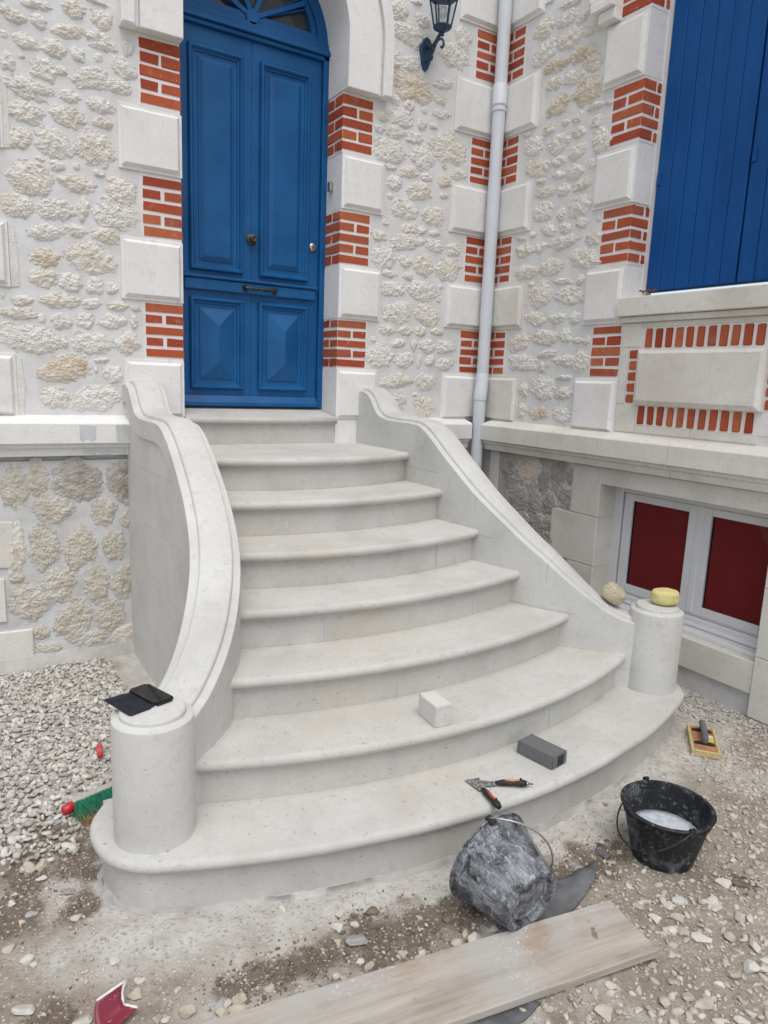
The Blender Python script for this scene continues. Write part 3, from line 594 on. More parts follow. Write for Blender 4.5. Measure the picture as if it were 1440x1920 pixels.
def lay(key, txt, cr, wall):
    global sd_
    for i, q in enumerate(txt.split('|')):
        x0, y0, x1, y1 = map(float, q.split()); sd_ += 1; rs = random.Random(sd_*13)
        pc = cr((x0+x1)/2, (y0+y1)/2); pl = cr(x0, (y0+y1)/2); pr = cr(x1, (y0+y1)/2); pt_ = cr((x0+x1)/2, y0); pb = cr((x0+x1)/2, y1)
        dpl = .035 if key == 'L7' else 0.0
        if wall == 'F':
            C_, l_, r_, t_, b_ = (atY(*p, -dpl-.006) for p in (pc, pl, pr, pt_, pb)); a, z = C_[0], C_[2]; ha = abs(r_[0]-l_[0])/2; par = plinth if key == 'L7' else front; to3 = FR
        else:
            C_, l_, r_, t_, b_ = (atX(*p, XC-.006) for p in (pc, pl, pr, pt_, pb)); a, z = -C_[1], C_[2]; ha = abs(r_[1]-l_[1])/2; par = wing; to3 = WG
        hz = abs(t_[2]-b_[2])/2
        if wall == 'F' and key != 'L7': hz = max(hz-.02*ha, hz*.8)
        if wall == 'W': hz *= .88
        if key == 'R8': ha *= 1.2; hz *= 1.25
        mt = 'rubble_pale' if rs.random() < .52 else 'rubble_cream'
        if (key, i) in OCH: mt = 'rubble_ochre'
        if key == 'L7': mt = 'rubble_dark' if i in (2, 3) else ('rubble_cream' if i in (7, 18) else 'rubble_low')
        if key == 'R8': mt = 'rubble_ochre' if i == 2 else 'rubble_grey'
        H = .017 if key != 'L7' else .016
        if max(ha, hz) < .03: H = .011
        rubble(to3, a, z, ha, hz, mt, par, H, dpl+(.004 if key == 'R8' else 0), rs.uniform(-.22, .22), sd_)
lay('L1', L1, crop(0, 0, 3), 'F'); lay('L4', L4, crop(0, 440, 3), 'F'); lay('L7', L7, crop(0, 820, 3), 'F')
lay('M2', M2, crop(320, 0, 2.25), 'F'); lay('M5', M5, crop(320, 420, 2.25), 'F')
lay('R3', R3, crop(840, 0, 2.4), 'W'); lay('R6', R6, crop(840, 440, 2.4), 'W'); lay('R8', R8, crop(840, 820, 2.4), 'W')
# rubble carried on a little beyond the frame
for k in range(60):
    rs = random.Random(900+k); a = rs.uniform(-2.4, -1.32); z = rs.uniform(1.5, 4.2)
    if k < 40: rubble(FR, -1.38-(k % 5)*.2+rs.uniform(-.03, .03), 1.55+(k//5)*.2+rs.uniform(-.03, .03), rs.uniform(.05, .085), rs.uniform(.04, .07), 'rubble_pale', front, .016, 0, rs.uniform(-.3, .3), 900+k)
    else: rubble(FR, -1.22-(k % 5)*.19, .15+((k-40)//5)*.27+rs.uniform(-.03, .03), rs.uniform(.06, .085), rs.uniform(.07, .1), 'rubble_low', plinth, .016, .035, rs.uniform(-.3, .3), 900+k)
for k in range(72):
    rs = random.Random(1500+k); i, j = k % 6, k//6; rubble(WG, 2.92+i*.2+rs.uniform(-.03, .03), 1.56+j*.17+rs.uniform(-.02, .02), rs.uniform(.05, .08), rs.uniform(.035, .06), 'rubble_pale' if rs.random() < .7 else 'rubble_cream', wing, .016, 0, rs.uniform(-.3, .3), 1500+k)
prism('corner_stone', [(-1.3, .0), (-.905, .0), (-.905, .225), (-1.3, .235)], FR, -.02, .052, 'cream_block', plinth, .004)
prism('corner_stone', [(-1.3, .62), (-1.0, .60), (-.985, .66), (-.975, .86), (-1.3, .9)], FR, -.02, .046, 'cream_block', plinth, .003)
prism('corner_stone', [(-1.3, .29), (-1.035, .29), (-1.035, .54), (-1.3, .54)], FR, -.02, .050, 'cream_block', plinth, .003)

# ================================================================== STAIRCASE
stairs = tag(empty('staircase', (0, 0, 0)), 'curved pale limestone entrance staircase with sweeping side walls and round end posts', 'staircase')
SX, RISE, T1 = .535, .181, .19
HALF = [(.69, .05), (.69, -.4), (.685, -.72), (.685, -1.075), (.716, -1.4), (.79, -1.68), (.922, -1.93), (1.12, -2.135), (1.25, -2.23)]
def nosed(name, front, backy, zt, parent, th=.045, r_=.0225, hide=None):
    """slab with a half-round nosing along a plan polyline (left to right), straight back edge"""
    P = np.array(front, float); n = len(P); t = np.gradient(P, axis=0); t /= np.linalg.norm(t, axis=1)[:, None]; nrm = np.stack([t[:, 1], -t[:, 0]], 1)
    b = bmesh.new(); prof = [(-r_, 0)]+[(-r_+r_*math.sin(a), -th/2+th/2*math.cos(a)) for a in np.linspace(0, math.pi, 9)[1:-1]]+[(-r_, -th)]
    cols = [[b.verts.new((*(P[i]+nrm[i]*o), zt+z)) for o, z in prof] for i in range(n)]
    for A, B in zip(cols, cols[1:]):
        for k in range(len(prof)-1): b.faces.new((A[k], B[k], B[k+1], A[k+1]))
    bk = [b.verts.new((P[-1][0], backy, zt)), b.verts.new((P[0][0], backy, zt))]; bl_ = [b.verts.new((v.co.x, v.co.y, zt-th)) for v in bk]
    top = [c[0] for c in cols]+bk; bot = [c[-1] for c in cols]+bl_
    ft = b.faces.new(top); fb = b.faces.new(bot[::-1]); b.faces.new((bk[0], bl_[0], bl_[1], bk[1]))
    b.faces.new(cols[0]+[bl_[1], bk[1]]); b.faces.new((cols[-1]+[bl_[0], bk[0]])[::-1])
    bmesh.ops.triangulate(b, faces=[ft, fb])
    return from_bm(name, b, 'stair_stone', parent, angle=38)
def riser(name, front, off, thick, z0, z1, parent):
    P = np.array(front, float); t = np.gradient(P, axis=0); t /= np.linalg.norm(t, axis=1)[:, None]; nrm = np.stack([t[:, 1], -t[:, 0]], 1)
    A = P-nrm*off; B = P-nrm*(off+thick); n = len(P)
    vs = [(*p, z) for z in (z0, z1) for p in A]+[(*p, z) for z in (z0, z1) for p in B]; fs = []
    for i in range(n-1):
        fs += [(i, i+1, n+i+1, n+i), (2*n+i, 3*n+i, 3*n+i+1, 2*n+i+1), (n+i, n+i+1, 3*n+i+1, 3*n+i), (i, 2*n+i, 2*n+i+1, i+1)]
    fs += [(0, n, 3*n, 2*n), (n-1, 3*n-1, 4*n-1, 2*n-1)]
    o = mesh(name, vs, fs, 'stair_stone', parent); o.data.shade_smooth(); o.data.set_sharp_from_angle(angle=R(35)); return o
ARCS = {2: (1.16, -2.13, -2.367), 3: (.95, -1.915, -2.072), 4: (.80, -1.67, -1.785), 5: (.72, -1.393, -1.515), 6: (.68, -1.075, -1.182), 7: (.68, -.71, -.866)}
def arc_pts(i, ext=.06, n=31):
    hc, ye, ya = ARCS[i]; sg = ye-ya; rad = (hc*hc+sg*sg)/(2*sg); cy = ya+rad; xs = np.linspace(-hc-ext, hc+ext, n)
    return np.array([(SX+x, cy-math.sqrt(rad*rad-x*x)) for x in xs])
def split(P, cuts, g=.0003):
    xs = P[:, 0]; segs = []; c = [xs[0]-1]+[SX+q for q in cuts]+[xs[-1]+1]
    for a, b_ in zip(c, c[1:]):
        inn = [p for p in P if a+.004 < p[0] < b_-.004]
        def ip(x): return np.array([x, np.interp(x, xs, P[:, 1])])
        seg = ([ip(a+g)] if a > xs[0] else [])+inn+([ip(b_-g)] if b_ < xs[-1] else []); segs.append(np.array(seg))
    return segs
CUT = {7: ((-.1, .33), (.02,)), 6: ((.06,), (-.33, .22)), 5: ((-.12,), (-.05, .4)), 4: ((.21,), (-.42, .45)), 3: ((-.02,), (-.21, .35)), 2: ((-.48, .31), (-.2, .45))}
for i in range(7, 1, -1):
    P = arc_pts(i); zt = T1+RISE*(i-1)
    by = .1 if i == 7 else (ARCS[i+1][1]+.12)
    for sg in split(P, CUT[i][0]): nosed('tread_stone', sg, by, zt, stairs)
    for sg in split(P, CUT[i][1]): riser('riser_stone', sg, .042, .06, zt-RISE+.0005, zt-.0455, stairs)
def filler(P, xc, wd, zt, thr, off=.0412):
    rs = random.Random(int(xc*977)); n = 9; xs = P[:, 0]
    def pt(x, z): return (x, float(np.interp(x, xs, P[:, 1]))+off, z)
    z0, z1 = zt-RISE+.004, zt-.047; L = [pt(xc-wd*rs.uniform(.3, 1), z0+(z1-z0)*i/n) for i in range(n+1)]; Q = [pt(xc+wd*rs.uniform(.3, 1), z0+(z1-z0)*i/n) for i in range(n+1)]
    mesh('joint_filler', L+Q, [(i, n+1+i, n+2+i, i+1) for i in range(n)], 'filler', stairs)
    y0 = float(np.interp(xc, xs, P[:, 1])); L = [(xc-wd*rs.uniform(.4, 1.3), y0+.024+thr*i/n, zt+.0005) for i in range(n+1)]; Q = [(xc+wd*rs.uniform(.4, 1.3), y0+.024+thr*i/n, zt+.0005) for i in range(n+1)]
    return L, Q, n
for i in range(7, 1, -1):
    P = arc_pts(i); zt = T1+RISE*(i-1)
    for c in CUT[i][1]: filler(P, SX+c, .007, zt, .1)
# first step wraps round the end posts
hs1 = [(1.40, -1.93), (1.455, -2.02), (1.472, -2.12), (1.452, -2.235), (1.405, -2.305), (1.33, -2.36), (1.115, -2.445), (.86, -2.525), (.66, -2.567), (.45, -2.606), (.225, -2.63), (0, -2.638)]
full1 = crs([(SX-h, y) for h, y in hs1]+[(SX+h, y) for h, y in hs1[::-1][1:]], 6)
def split1(P, cuts):
    out = []; idx = [0]+[int(np.argmin(np.abs(P[:, 0]-(SX+c))+(P[:, 1] > -2.2)*9)) for c in cuts]+[len(P)-1]
    for a, b_ in zip(idx, idx[1:]):
        s_ = P[a:b_+1].copy(); s_[0 if a else 0] = s_[0]; 
        if a: s_[0] = s_[0]+(s_[1]-s_[0])*.008
        if b_ < len(P)-1: s_[-1] = s_[-1]-(s_[-1]-s_[-2])*.008
        out.append(s_)
    return out
for sg in split1(full1, (-.37, .62)): nosed('tread_stone', sg, -1.93, T1, stairs)
for sg in split1(full1, (-.52, .12, .75)): riser('riser_stone', sg, .038, .06, -.08, T1-.0455, stairs)
b = bmesh.new()                                                      # rubble core under the steps, never seen
for i in range(1, 7): bbox(b, SX-.75, SX+.75, (ARCS[i+1][1]+.11) if i < 7 else 0, .02, -.05 if i == 1 else T1+RISE*(i-1)-.04, T1+RISE*i-.05)
from_bm('stair_core', b, 'cement', stairs)
# ---- side walls with coping
ZP = [(.05, 1.628), (-.02, 1.636), (-.08, 1.641), (-.15, 1.621), (-.20, 1.583), (-.255, 1.517), (-.315, 1.479), (-.40, 1.464), (-.54, 1.460), (-.68, 1.461), (-.77, 1.457), (-.84, 1.437), (-.916, 1.396), (-1.046, 1.309), (-1.154, 1.237), (-1.334, 1.116), (-1.54, .99), (-1.79, .82), (-1.91, .722), (-1.974, .667), (-2.032, .611), (-2.075, .575), (-2.127, .546), (-2.18, .532), (-2.23, .529)]
ZY = np.array([p[0] for p in ZP][::-1]); ZV = np.array([p[1] for p in ZP][::-1])
W_ = .2
def smoothz(y): return float(np.mean([np.interp(y+d, ZY, ZV) for d in (-.018, -.009, 0, .009, .018)]))
for side in (-1, 1):
    base = crs([(SX+side*h, y) for h, y in HALF], 14)
    t = np.gradient(base, axis=0); t /= np.linalg.norm(t, axis=1)[:, None]; nrm = np.stack([-t[:, 1], t[:, 0]], 1)*side     # outward from the steps
    s_ = np.concatenate([[0], np.cumsum(np.linalg.norm(np.diff(base, axis=0), axis=1))]); za = np.array([smoothz(p[1]) for p in base])
    par = empty('parapet'); par.parent = stairs
    # coping stones
    prof = [(-.0002, -.13), (-.0002, -.002), (.002, .001), (.028, .005), (.030, .006), (.0325, .019), (.037, .0235), (.07, .029), (.10, .031), (.13, .029), (.163, .0235), (.1675, .019), (.170, .006), (.172, .005), (.200, .001), (.207, -.002), (.208, -.098), (.198, -.105)]
    cutsY = [.06, -.86, -1.345, -1.80, -2.4] if side > 0 else [.06, -.83, -1.25, -1.68, -2.4]
    dz = np.gradient(za, s_)
    for y1, y0 in zip(cutsY, cutsY[1:]):
        idx = [i for i in range(len(base)) if y0 < base[i][1] <= y1]
        if idx[-1]+1 < len(base): idx.append(idx[-1]+1)
        b = bmesh.new(); cols = []
        for j, i in enumerate(idx):
            p_, n_, z_ = base[i].copy(), nrm[i], za[i]
            if j == 0 and y1 < 0: p_ += t[i]*.0008
            if j == len(idx)-1: p_ -= t[i]*.0008
            tl = 1/math.sqrt(1+dz[i]**2); cols.append([b.verts.new((*(p_+n_*d - t[i]*dz[i]*tl*h*(1 if h > 0 else 0)), z_+h*(1 if h <= 0 else tl))) for d, h in prof])
        m_ = len(prof)
        for A, B in zip(cols, cols[1:]):
            for k in range(m_): b.faces.new((A[k], A[(k+1) % m_], B[(k+1) % m_], B[k]))
        b.faces.new(cols[0]); b.faces.new(cols[-1][::-1])
        from_bm('coping_stone', b, 'coping_stone', par, angle=24)
    # coursed wall blocks below the coping
    zc = [-.05, .29, .56, .885, 1.19, 1.7]
    for c in range(5):
        js = [0.0]+sorted(random.Random(c*7+side).sample([.42, .78, 1.05, 1.5, 1.9, 2.2], 2))+[9]
        for s0, s1 in zip(js, js[1:]):
            idx = [i for i in range(len(base)) if s0 <= s_[i] <= s1 and za[i]-.098 > zc[c]+.004]
            if len(idx) < 2: continue
            if idx[-1]+1 < len(base) and s_[idx[-1]] < s1-.001 and s1 < 9 and za[idx[-1]+1]-.098 > zc[c]+.004: idx.append(idx[-1]+1)
            b = bmesh.new(); cols = []
            for j, i in enumerate(idx):
                zt = min(zc[c+1]-.0012, za[i]-.098); zb = zc[c]; p_ = base[i]+t[i]*(.0012 if j == 0 and s0 > 0 else 0)
                cols.append([b.verts.new((*(p_+nrm[i]*d), z)) for d, z in ((0, zb), (0, zt), (.196, zt), (.196, zb))])
            for A, B in zip(cols, cols[1:]):
                for k in range(4): b.faces.new((A[k], A[(k+1) % 4], B[(k+1) % 4], B[k]))
            b.faces.new(cols[0]); b.faces.new(cols[-1][::-1])
            from_bm('parapet_block', b, 'coping_stone', par, angle=30)
    # end post
    b = bmesh.new(); PX, PY = SX+side*1.278, -2.185
    lathe(b, [(.132, .185), (.132, .598), (.130, .606), (.120, .611), (.109, .613), (.106, .616), (.105, .626), (.101, .631), (.06, .6325), (0, .633)], 56, Matrix.Translation((PX, PY, 0)))
    from_bm('end_post', b, 'coping_stone', stairs, angle=28)
# cement fillet along the foot of the left wall
vs = []; fs = []; n = 60
for k in range(n):
    x = -2.4+k*(2.06/(n-1)); h = .045+.03*NZ.noise(Vector((x*5, 0, 3))); q = .05+.03*NZ.noise(Vector((x*4, 7, 0)))
    vs += [(x, -.037, h+.03), (x, -.05-q*.4, h*.75), (x, -.06-q, -.03)]
for k in range(n-1):
    for j in (0, 1): fs.append((3*k+j, 3*k+3+j, 3*k+4+j, 3*k+1+j))
o = mesh('mortar_fillet', vs, fs, 'cement', plinth); o.data.shade_smooth()

P = np.array(full1); t = np.gradient(P, axis=0); t /= np.linalg.norm(t, axis=1)[:, None]; nrm = np.stack([t[:, 1], -t[:, 0]], 1); vs = []; fs = []
Pd = np.vstack([P[i]+(P[i+1]-P[i])*u_ for i in range(len(P)-1) for u_ in (0, .25, .5, .75)]); Nd = np.vstack([nrm[i] for i in range(len(P)-1) for u_ in range(4)])
for k, (p_, n_) in enumerate(zip(Pd, Nd)):
    h = max(.001, .004+.014*NZ.noise(Vector((p_[0]*17, p_[1]*17, 2)))); q = max(.002, .008+.016*NZ.noise(Vector((p_[0]*15, p_[1]*15, 6))))
    for o_, z in ((-.041, h), (-.034, h*.8), (-.038+q*.8, h*.25), (-.038+q*1.6+.01, -.03)): vs.append((*(p_+n_*o_), z))
for k in range(len(Pd)-1):
    for j in range(3): fs.append((4*k+j, 4*k+4+j, 4*k+5+j, 4*k+1+j))
o = mesh('mortar_fillet', vs, fs, 'cement', stairs); o.data.shade_smooth()

# ================================================================== GROUND
soil_px = [(735, 1740, .10), (800, 1720, .10), (870, 1700, .10), (930, 1665, .07), (680, 1720, .05), (640, 1765, .07), (700, 1780, .07), (780, 1760, .07), (590, 1800, .06), (520, 1815, .06), (20, 1700, .12), (150, 1690, .07), (330, 1565, .05), (60, 1560, .16), (150, 1600, .12), (250, 1610, .10), (60, 1640, .10), (240, 1640, .06), (1120, 1600, .10), (1160, 1590, .08), (1050, 1620, .08), (560, 1800, .06), (480, 1830, .07), (440, 1850, .06), (1390, 1645, .05), (100, 1900, .08), (120, 1560, .1)]
powder_px = [(110, 1795, .06), (310, 1780, .03), (560, 1720, .03), (1160, 1500, .04), (1050, 1590, .03)]
soil = [(*atZ(a, b_, 0)[:2], r_) for a, b_, r_ in soil_px]; powd = [(*atZ(a, b_, 0)[:2], r_) for a, b_, r_ in powder_px]
F1 = np.array(full1)
def blob(x, y, L): return max([0]+[math.exp(-((x-a)**2+(y-b_)**2)/(r_*r_)) for a, b_, r_ in L])
def dstep(x, y): return float(np.min(np.hypot(F1[:, 0]-x, F1[:, 1]-y)))
def gz(x, y):
    near = min(1, max(0, (abs(y)-.0)/.3)) if y > -.4 else 1
    z = .012*NZ.noise(Vector((x*2.1, y*2.1, 1)))+.006*NZ.noise(Vector((x*7, y*7, 4)))-.012
    z -= .012*blob(x, y, soil)
    return z
def grade(lo, hi, step, far):
    c = list(np.arange(lo, hi+1e-6, step)); g = step; a, b_ = lo, hi; L = []; H = []
    while a > -far: g *= 1.5; a -= g; b_ += g; L.append(a); H.append(b_)
    return np.array(L[::-1]+c+H)
xs = grade(-2.0, 2.75, .027, 400); ys = grade(-3.95, .06, .027, 400)
V = np.zeros((len(ys), len(xs), 3)); Zn = np.zeros((len(ys), len(xs), 4))
for j, y in enumerate(ys):
    for i, x in enumerate(xs):
        inn = -2.05 < x < 2.8 and -4 < y < .1
        z = gz(x, y) if inn else -.012
        if inn:
            z += .005*NZ.noise(Vector((x*26, y*26, 2)))+.006*blob(x, y, soil)*NZ.noise(Vector((x*40, y*40, 7)))
            ds = dstep(x, y); n1 = NZ.noise(Vector((x*3, y*3, 9)))
            cem = max(0, 1-ds/(.34+.12*n1)); 
            if y > -2.0 and x < SX: cem = max(cem, max(0, 1-max(0, (-.36-x)-.05)/.14) if y > -1.2 else max(0, 1-max(0, (-.38-.62*(-1.2-y)-x)-.05)/.16))
            if x > 1.2 and y > -2.9: cem = max(cem, .6*max(0, 1-abs((x-1.75)+(y+2.75)*.4)/.35))
            if -1.2 < x < .3 and y < -2.45: cem = max(cem, (.45+.3*n1)*min(1, max(0, (x+1.05)/.35)))
            if x < -.5 and y > -1.6: cem = max(cem, .75)
            if x > 1.95 and y > -2.5: cem = max(cem, .6)
            sb = blob(x, y, soil); sb = max(0, sb+.55*NZ.noise(Vector((x*11, y*11, 15)))*(sb > .12)); cem *= 1-.7*min(1, sb)
            Zn[j, i] = (cem*.9, sb, blob(x, y, powd), 1)
        V[j, i] = (x, y, z)
ny, nx = len(ys), len(xs); idx = np.arange(ny*nx).reshape(ny, nx)
fs = np.stack([idx[:-1, :-1], idx[:-1, 1:], idx[1:, 1:], idx[1:, :-1]], -1).reshape(-1, 4)
me = bpy.data.meshes.new('ground'); me.vertices.add(ny*nx); me.vertices.foreach_set('co', V.reshape(-1)); me.loops.add(fs.size); me.polygons.add(len(fs))
me.loops.foreach_set('vertex_index', fs.reshape(-1).astype(np.int32)); me.polygons.foreach_set('loop_start', (np.arange(len(fs))*4).astype(np.int32)); me.polygons.foreach_set('loop_total', np.full(len(fs), 4, np.int32))
me.update(calc_edges=True); ca = me.color_attributes.new('zones', 'FLOAT_COLOR', 'POINT'); ca.data.foreach_set('color', Zn.reshape(-1))
ground = link('ground', me, 'earth', None, True); ground['kind'] = 'structure'

# ---- pebbles
def ico(sub, seed, flat=.6, nd=7, lr=(.55, .85)):
    b = bmesh.new(); bmesh.ops.create_icosphere(b, subdivisions=sub, radius=1); rs = random.Random(seed); off = Vector((rs.uniform(-9, 9),)*3)
    dirs = [Vector((rs.gauss(0, 1), rs.gauss(0, 1), rs.gauss(0, 1))).normalized() for _ in range(nd)]; lim = [rs.uniform(*lr) for _ in dirs]
    for v in b.verts:
        p = v.co*(1+.22*NZ.noise(v.co*1.3+off))
        for d, l_ in zip(dirs, lim):                                # break flat facets into it
            q = p.dot(d)
            if q > l_: p -= d*(q-l_)
        v.co = Vector((p.x, p.y*.85, p.z*flat))
    b.verts.ensure_lookup_table(); vs = np.array([v.co[:] for v in b.verts]); fs = np.array([[v.index for v in f.verts] for f in b.faces]); b.free(); return vs, fs
SH1 = [ico(2, k, .5+.06*k) for k in range(6)]; SH0 = [ico(1, 40+k, .6) for k in range(5)]
def scatter(name, pts, mat, label, cat, shapes):
    """pts: (x, y, z, size, tone)"""
    VS, FS, TN, base = [], [], [], 0
    for x, y, z, s, tn in pts:
        vs, f = shapes[rng.integers(len(shapes))]; a = rng.uniform(0, 6.28); tx, ty = rng.normal(0, .35, 2); ca_, sa = math.cos(a), math.sin(a)
        Rm = np.array([[ca_, -sa, 0], [sa, ca_, 0], [0, 0, 1]]) @ np.array([[1, 0, 0], [0, math.cos(tx), -math.sin(tx)], [0, math.sin(tx), math.cos(tx)]]) @ np.array([[math.cos(ty), 0, math.sin(ty)], [0, 1, 0], [-math.sin(ty), 0, math.cos(ty)]])
        sc_ = s*np.array([rng.uniform(.85, 1.25), rng.uniform(.7, 1.0), rng.uniform(.7, 1.0)])
        VS.append((vs*sc_) @ Rm.T+(x, y, z)); FS.append(f+base); TN.append(np.full(len(vs), tn)); base += len(vs)
    VS, FS, TN = np.vstack(VS), np.vstack(FS), np.concatenate(TN)
    me = bpy.data.meshes.new(name); me.vertices.add(len(VS)); me.vertices.foreach_set('co', VS.reshape(-1)); me.loops.add(FS.size); me.polygons.add(len(FS))
    me.loops.foreach_set('vertex_index', FS.reshape(-1).astype(np.int32)); me.polygons.foreach_set('loop_start', (np.arange(len(FS))*3).astype(np.int32)); me.polygons.foreach_set('loop_total', np.full(len(FS), 3, np.int32))
    me.update(calc_edges=True); at_ = me.attributes.new('tone', 'FLOAT', 'POINT'); at_.data.foreach_set('value', TN.astype(np.float32))
    o = link(name, me, mat); o['kind'] = 'stuff'; o['label'] = label; o['category'] = cat; return o
def free(x, y, m_=0.0):
    """not under the stairs or inside a wall"""
    if y > -.06-m_ or x > XC+.02-m_: return False
    if y > -2.75 and abs(x-SX) < 1.6:
        h = 1.6
        if y < -1.93: h = float(np.interp(y, [-2.64, -2.606, -2.567, -2.525, -2.445, -2.36, -2.24, -2.12, -1.93], [0, .45, .66, .86, 1.115, 1.33, 1.45, 1.47, 1.40])) if y > -2.64 else -1
        else: h = float(np.interp(y, [-1.93, -1.68, -1.4, -1.0, 0], [1.13, .995, .92, .89, .89]))
        if abs(x-SX) < h+m_: return False
    return True
def tone(): return float(np.clip(rng.beta(1.2, 1.5), 0, 1))
pts = []
while len(pts) < 9500:                                               # gravel bed left of the stairs
    x, y = rng.uniform(-1.75, -.42), rng.uniform(-1.98, -.09)
    edge = -.52 if y > -1.0 else np.interp(y, [-1.9, -1.45, -1.0], [-.98, -.72, -.52]); edge += .05*NZ.noise(Vector((x*6, y*6, 0)))
    if x > edge or not free(x, y, .01): continue
    d = 1 if y > -1.55 else max(0, 1-(-1.55-y)/.38+.35*NZ.noise(Vector((x*5, y*5, 3))))
    if rng.random() > d: continue
    big = rng.random(); s = rng.uniform(.008, .016) if big < .8 else rng.uniform(.015, .024)
    pts.append((x, y, gz(x, y)+rng.uniform(-.004, .018), s, tone()))
scatter('gravel', pts, 'gravel_grey', 'bed of pale grey gravel beside the left stair wall', 'gravel', SH1)
pts = []
while len(pts) < 3400:                                               # gravel between stairs and wing wall
    x, y = rng.uniform(1.6, 2.5), rng.uniform(-3.2, -1.3)
    if not free(x, y, .015): continue
    q = (x-2.08)+.35*(y+2.35)+.12*NZ.noise(Vector((x*4, y*4, 5)))
    if q < 0 and not (y > -2.2): continue
    if rng.random() > min(1, .55+q*2+(.5 if y > -2.2 else 0)): continue
    pts.append((x, y, gz(x, y)+rng.uniform(-.003, .008), rng.uniform(.005, .013), tone()*.8))
scatter('gravel', pts, 'gravel_grey', 'fine gravel between the right end post and the basement window', 'gravel', SH1)
pts = []
while len(pts) < 9000:                                               # stony ground in front, right
    x, y = rng.uniform(-.5, 2.4), rng.uniform(-4.0, -2.45)
    if not free(x, y, .03): continue
    q = -(y+2.92)+.45*(x-.5)+.28*NZ.noise(Vector((x*2.5, y*2.5, 8)))
    if rng.random() > np.clip(.10+q*1.3, .05, 1): continue
    s = rng.uniform(.004, .010) if rng.random() < .72 else rng.uniform(.009, .019)
    pts.append((x, y, gz(x, y)+rng.uniform(-.003, .005), s, tone()))
scatter('gravel', pts, 'gravel_beige', 'loose beige stony gravel in front of the wooden board', 'gravel', SH1)
pts = []
while len(pts) < 15000:                                               # grit strewn over the bare earth
    x, y = rng.uniform(-1.6, 2.3), rng.uniform(-3.7, -1.5)
    if not free(x, y, .004): continue
    d = .4+.7*NZ.noise(Vector((x*4, y*4, 12)))+.5*blob(x, y, soil)
    if rng.random() > d: continue
    pts.append((x, y, gz(x, y)+rng.uniform(-.001, .003), float(rng.choice([.0018, .0025, .0035, .005, .008], p=[.26, .28, .24, .14, .08])), tone()))
scatter('grit', pts, 'gravel_beige', 'fine grit and chippings strewn over the trodden earth', 'grit', SH0)
pts = []
for a, b_, r_ in soil:                                               # crumbs of dug soil
    for k in range(70):
        q = rng.normal(0, r_*.75, 2); x, y = a+q[0], b_+q[1]
        if free(x, y, .02): pts.append((x, y, gz(x, y)+.002, rng.uniform(.0015, .006)*(1 if rng.random() < .9 else 2.2), 0))
scatter('soil_crumbs', pts, 'soil_clod', 'dark crumbs of dug soil around the buckets and board', 'soil', SH0)
pts = []
for cx_, cy_, zz, sp, cnt in ((.36, -2.57, T1, .05, 170), (.45, -2.44, T1, .10, 90), (.42, -2.27, T1+RISE, .07, 90), (.70, -2.40, T1, .09, 50)):
    for k in range(cnt):
        q = rng.normal(0, sp, 2); x, y = cx_+q[0]*1.3, cy_+q[1]
        lim = -2.60 if zz == T1 else -2.33
        if y < lim or y > lim+.27: continue
        pts.append((x, y, zz+.0006, rng.uniform(.0009, .0028), tone()*.5))
scatter('stone_chips', pts, 'gravel_grey', 'tiny grey stone chips scattered on the lower steps around the tools', 'chips', SH0)
# ---- larger loose rocks, one by one where the photograph shows them
RK = []
def rk(ox, oy, s, txt):
    for q in txt.split('|'):
        v = list(map(float, q.split())); RK.append((ox+v[0]/s, oy+v[1]/s, v[2]/s, v[3]/s, int(v[4]) if len(v) > 4 else -1))
rk(420, 1560, 2.667, "583 385 50 30 0|568 453 65 45 0|660 512 100 75 1|570 515 35 30 2|730 640 50 35 2|848 650 40 25 2|232 757 42 38 2|80 815 60 45 2|10 840 50 45 0|70 880 90 50 2|1175 548 60 45 2|1255 530 90 55 0|995 575 40 30|980 603 40 35|1130 410 55 45 3|1175 420 50 45 3|735 370 80 50 3|1345 475 50 40|1210 495 45 40 2|570 705 40 30|600 720 50 25|310 635 30 25 3|690 620 40 30 0|895 580 50 30 2")
rk(0, 1600, 3, "430 335 45 45 0|185 305 65 35 1|230 102 55 30 0|305 125 50 25 1|655 582 55 55 0|750 780 80 60 2|788 695 50 30 0|130 855 95 60 0|165 570 70 45 0|195 600 35 45 0|460 915 80 90 0|1070 870 90 70 2|1252 825 90 50 1|1350 795 70 50 2|1250 880 70 55 2|1340 865 110 60 2|890 908 45 35|935 910 40 30|1000 745 35 35 0|50 505 50 50 2|240 38 70 50 2|160 60 80 50 2|5 210 35 35 1|60 245 40 40 0|85 195 30 30|390 185 60 45 1|120 355 40 35 2")
rk(820, 1400, 2.323, "1250 585 60 40 0|1205 660 60 36 0|1212 692 55 30 0|1050 665 60 40 0|1010 685 42 36 0|880 685 40 30|1165 833 80 40 0|1390 870 60 35 0|1280 825 50 40 2|1365 960 70 60 0|1420 967 50 40 0|1270 265 30 25 2|1018 900 40 35 2|1320 735 60 35 2|1365 740 40 30 0|1080 800 50 40 2|1420 930 50 28 0|1290 985 55 40 2|1175 1100 70 40 2|730 1150 70 60 2|1000 1100 50 45 2|875 1125 30 30 0|765 1030 45 40 0|1340 1185 60 30 0|1235 1030 50 25 0|1090 1070 50 40|1250 940 40 35|940 935 30 25|635 510 25 20 1|1330 575 90 34 3|950 740 50 35 0|1050 740 60 40 2|1030 790 45 40 0|980 655 40 30 2")
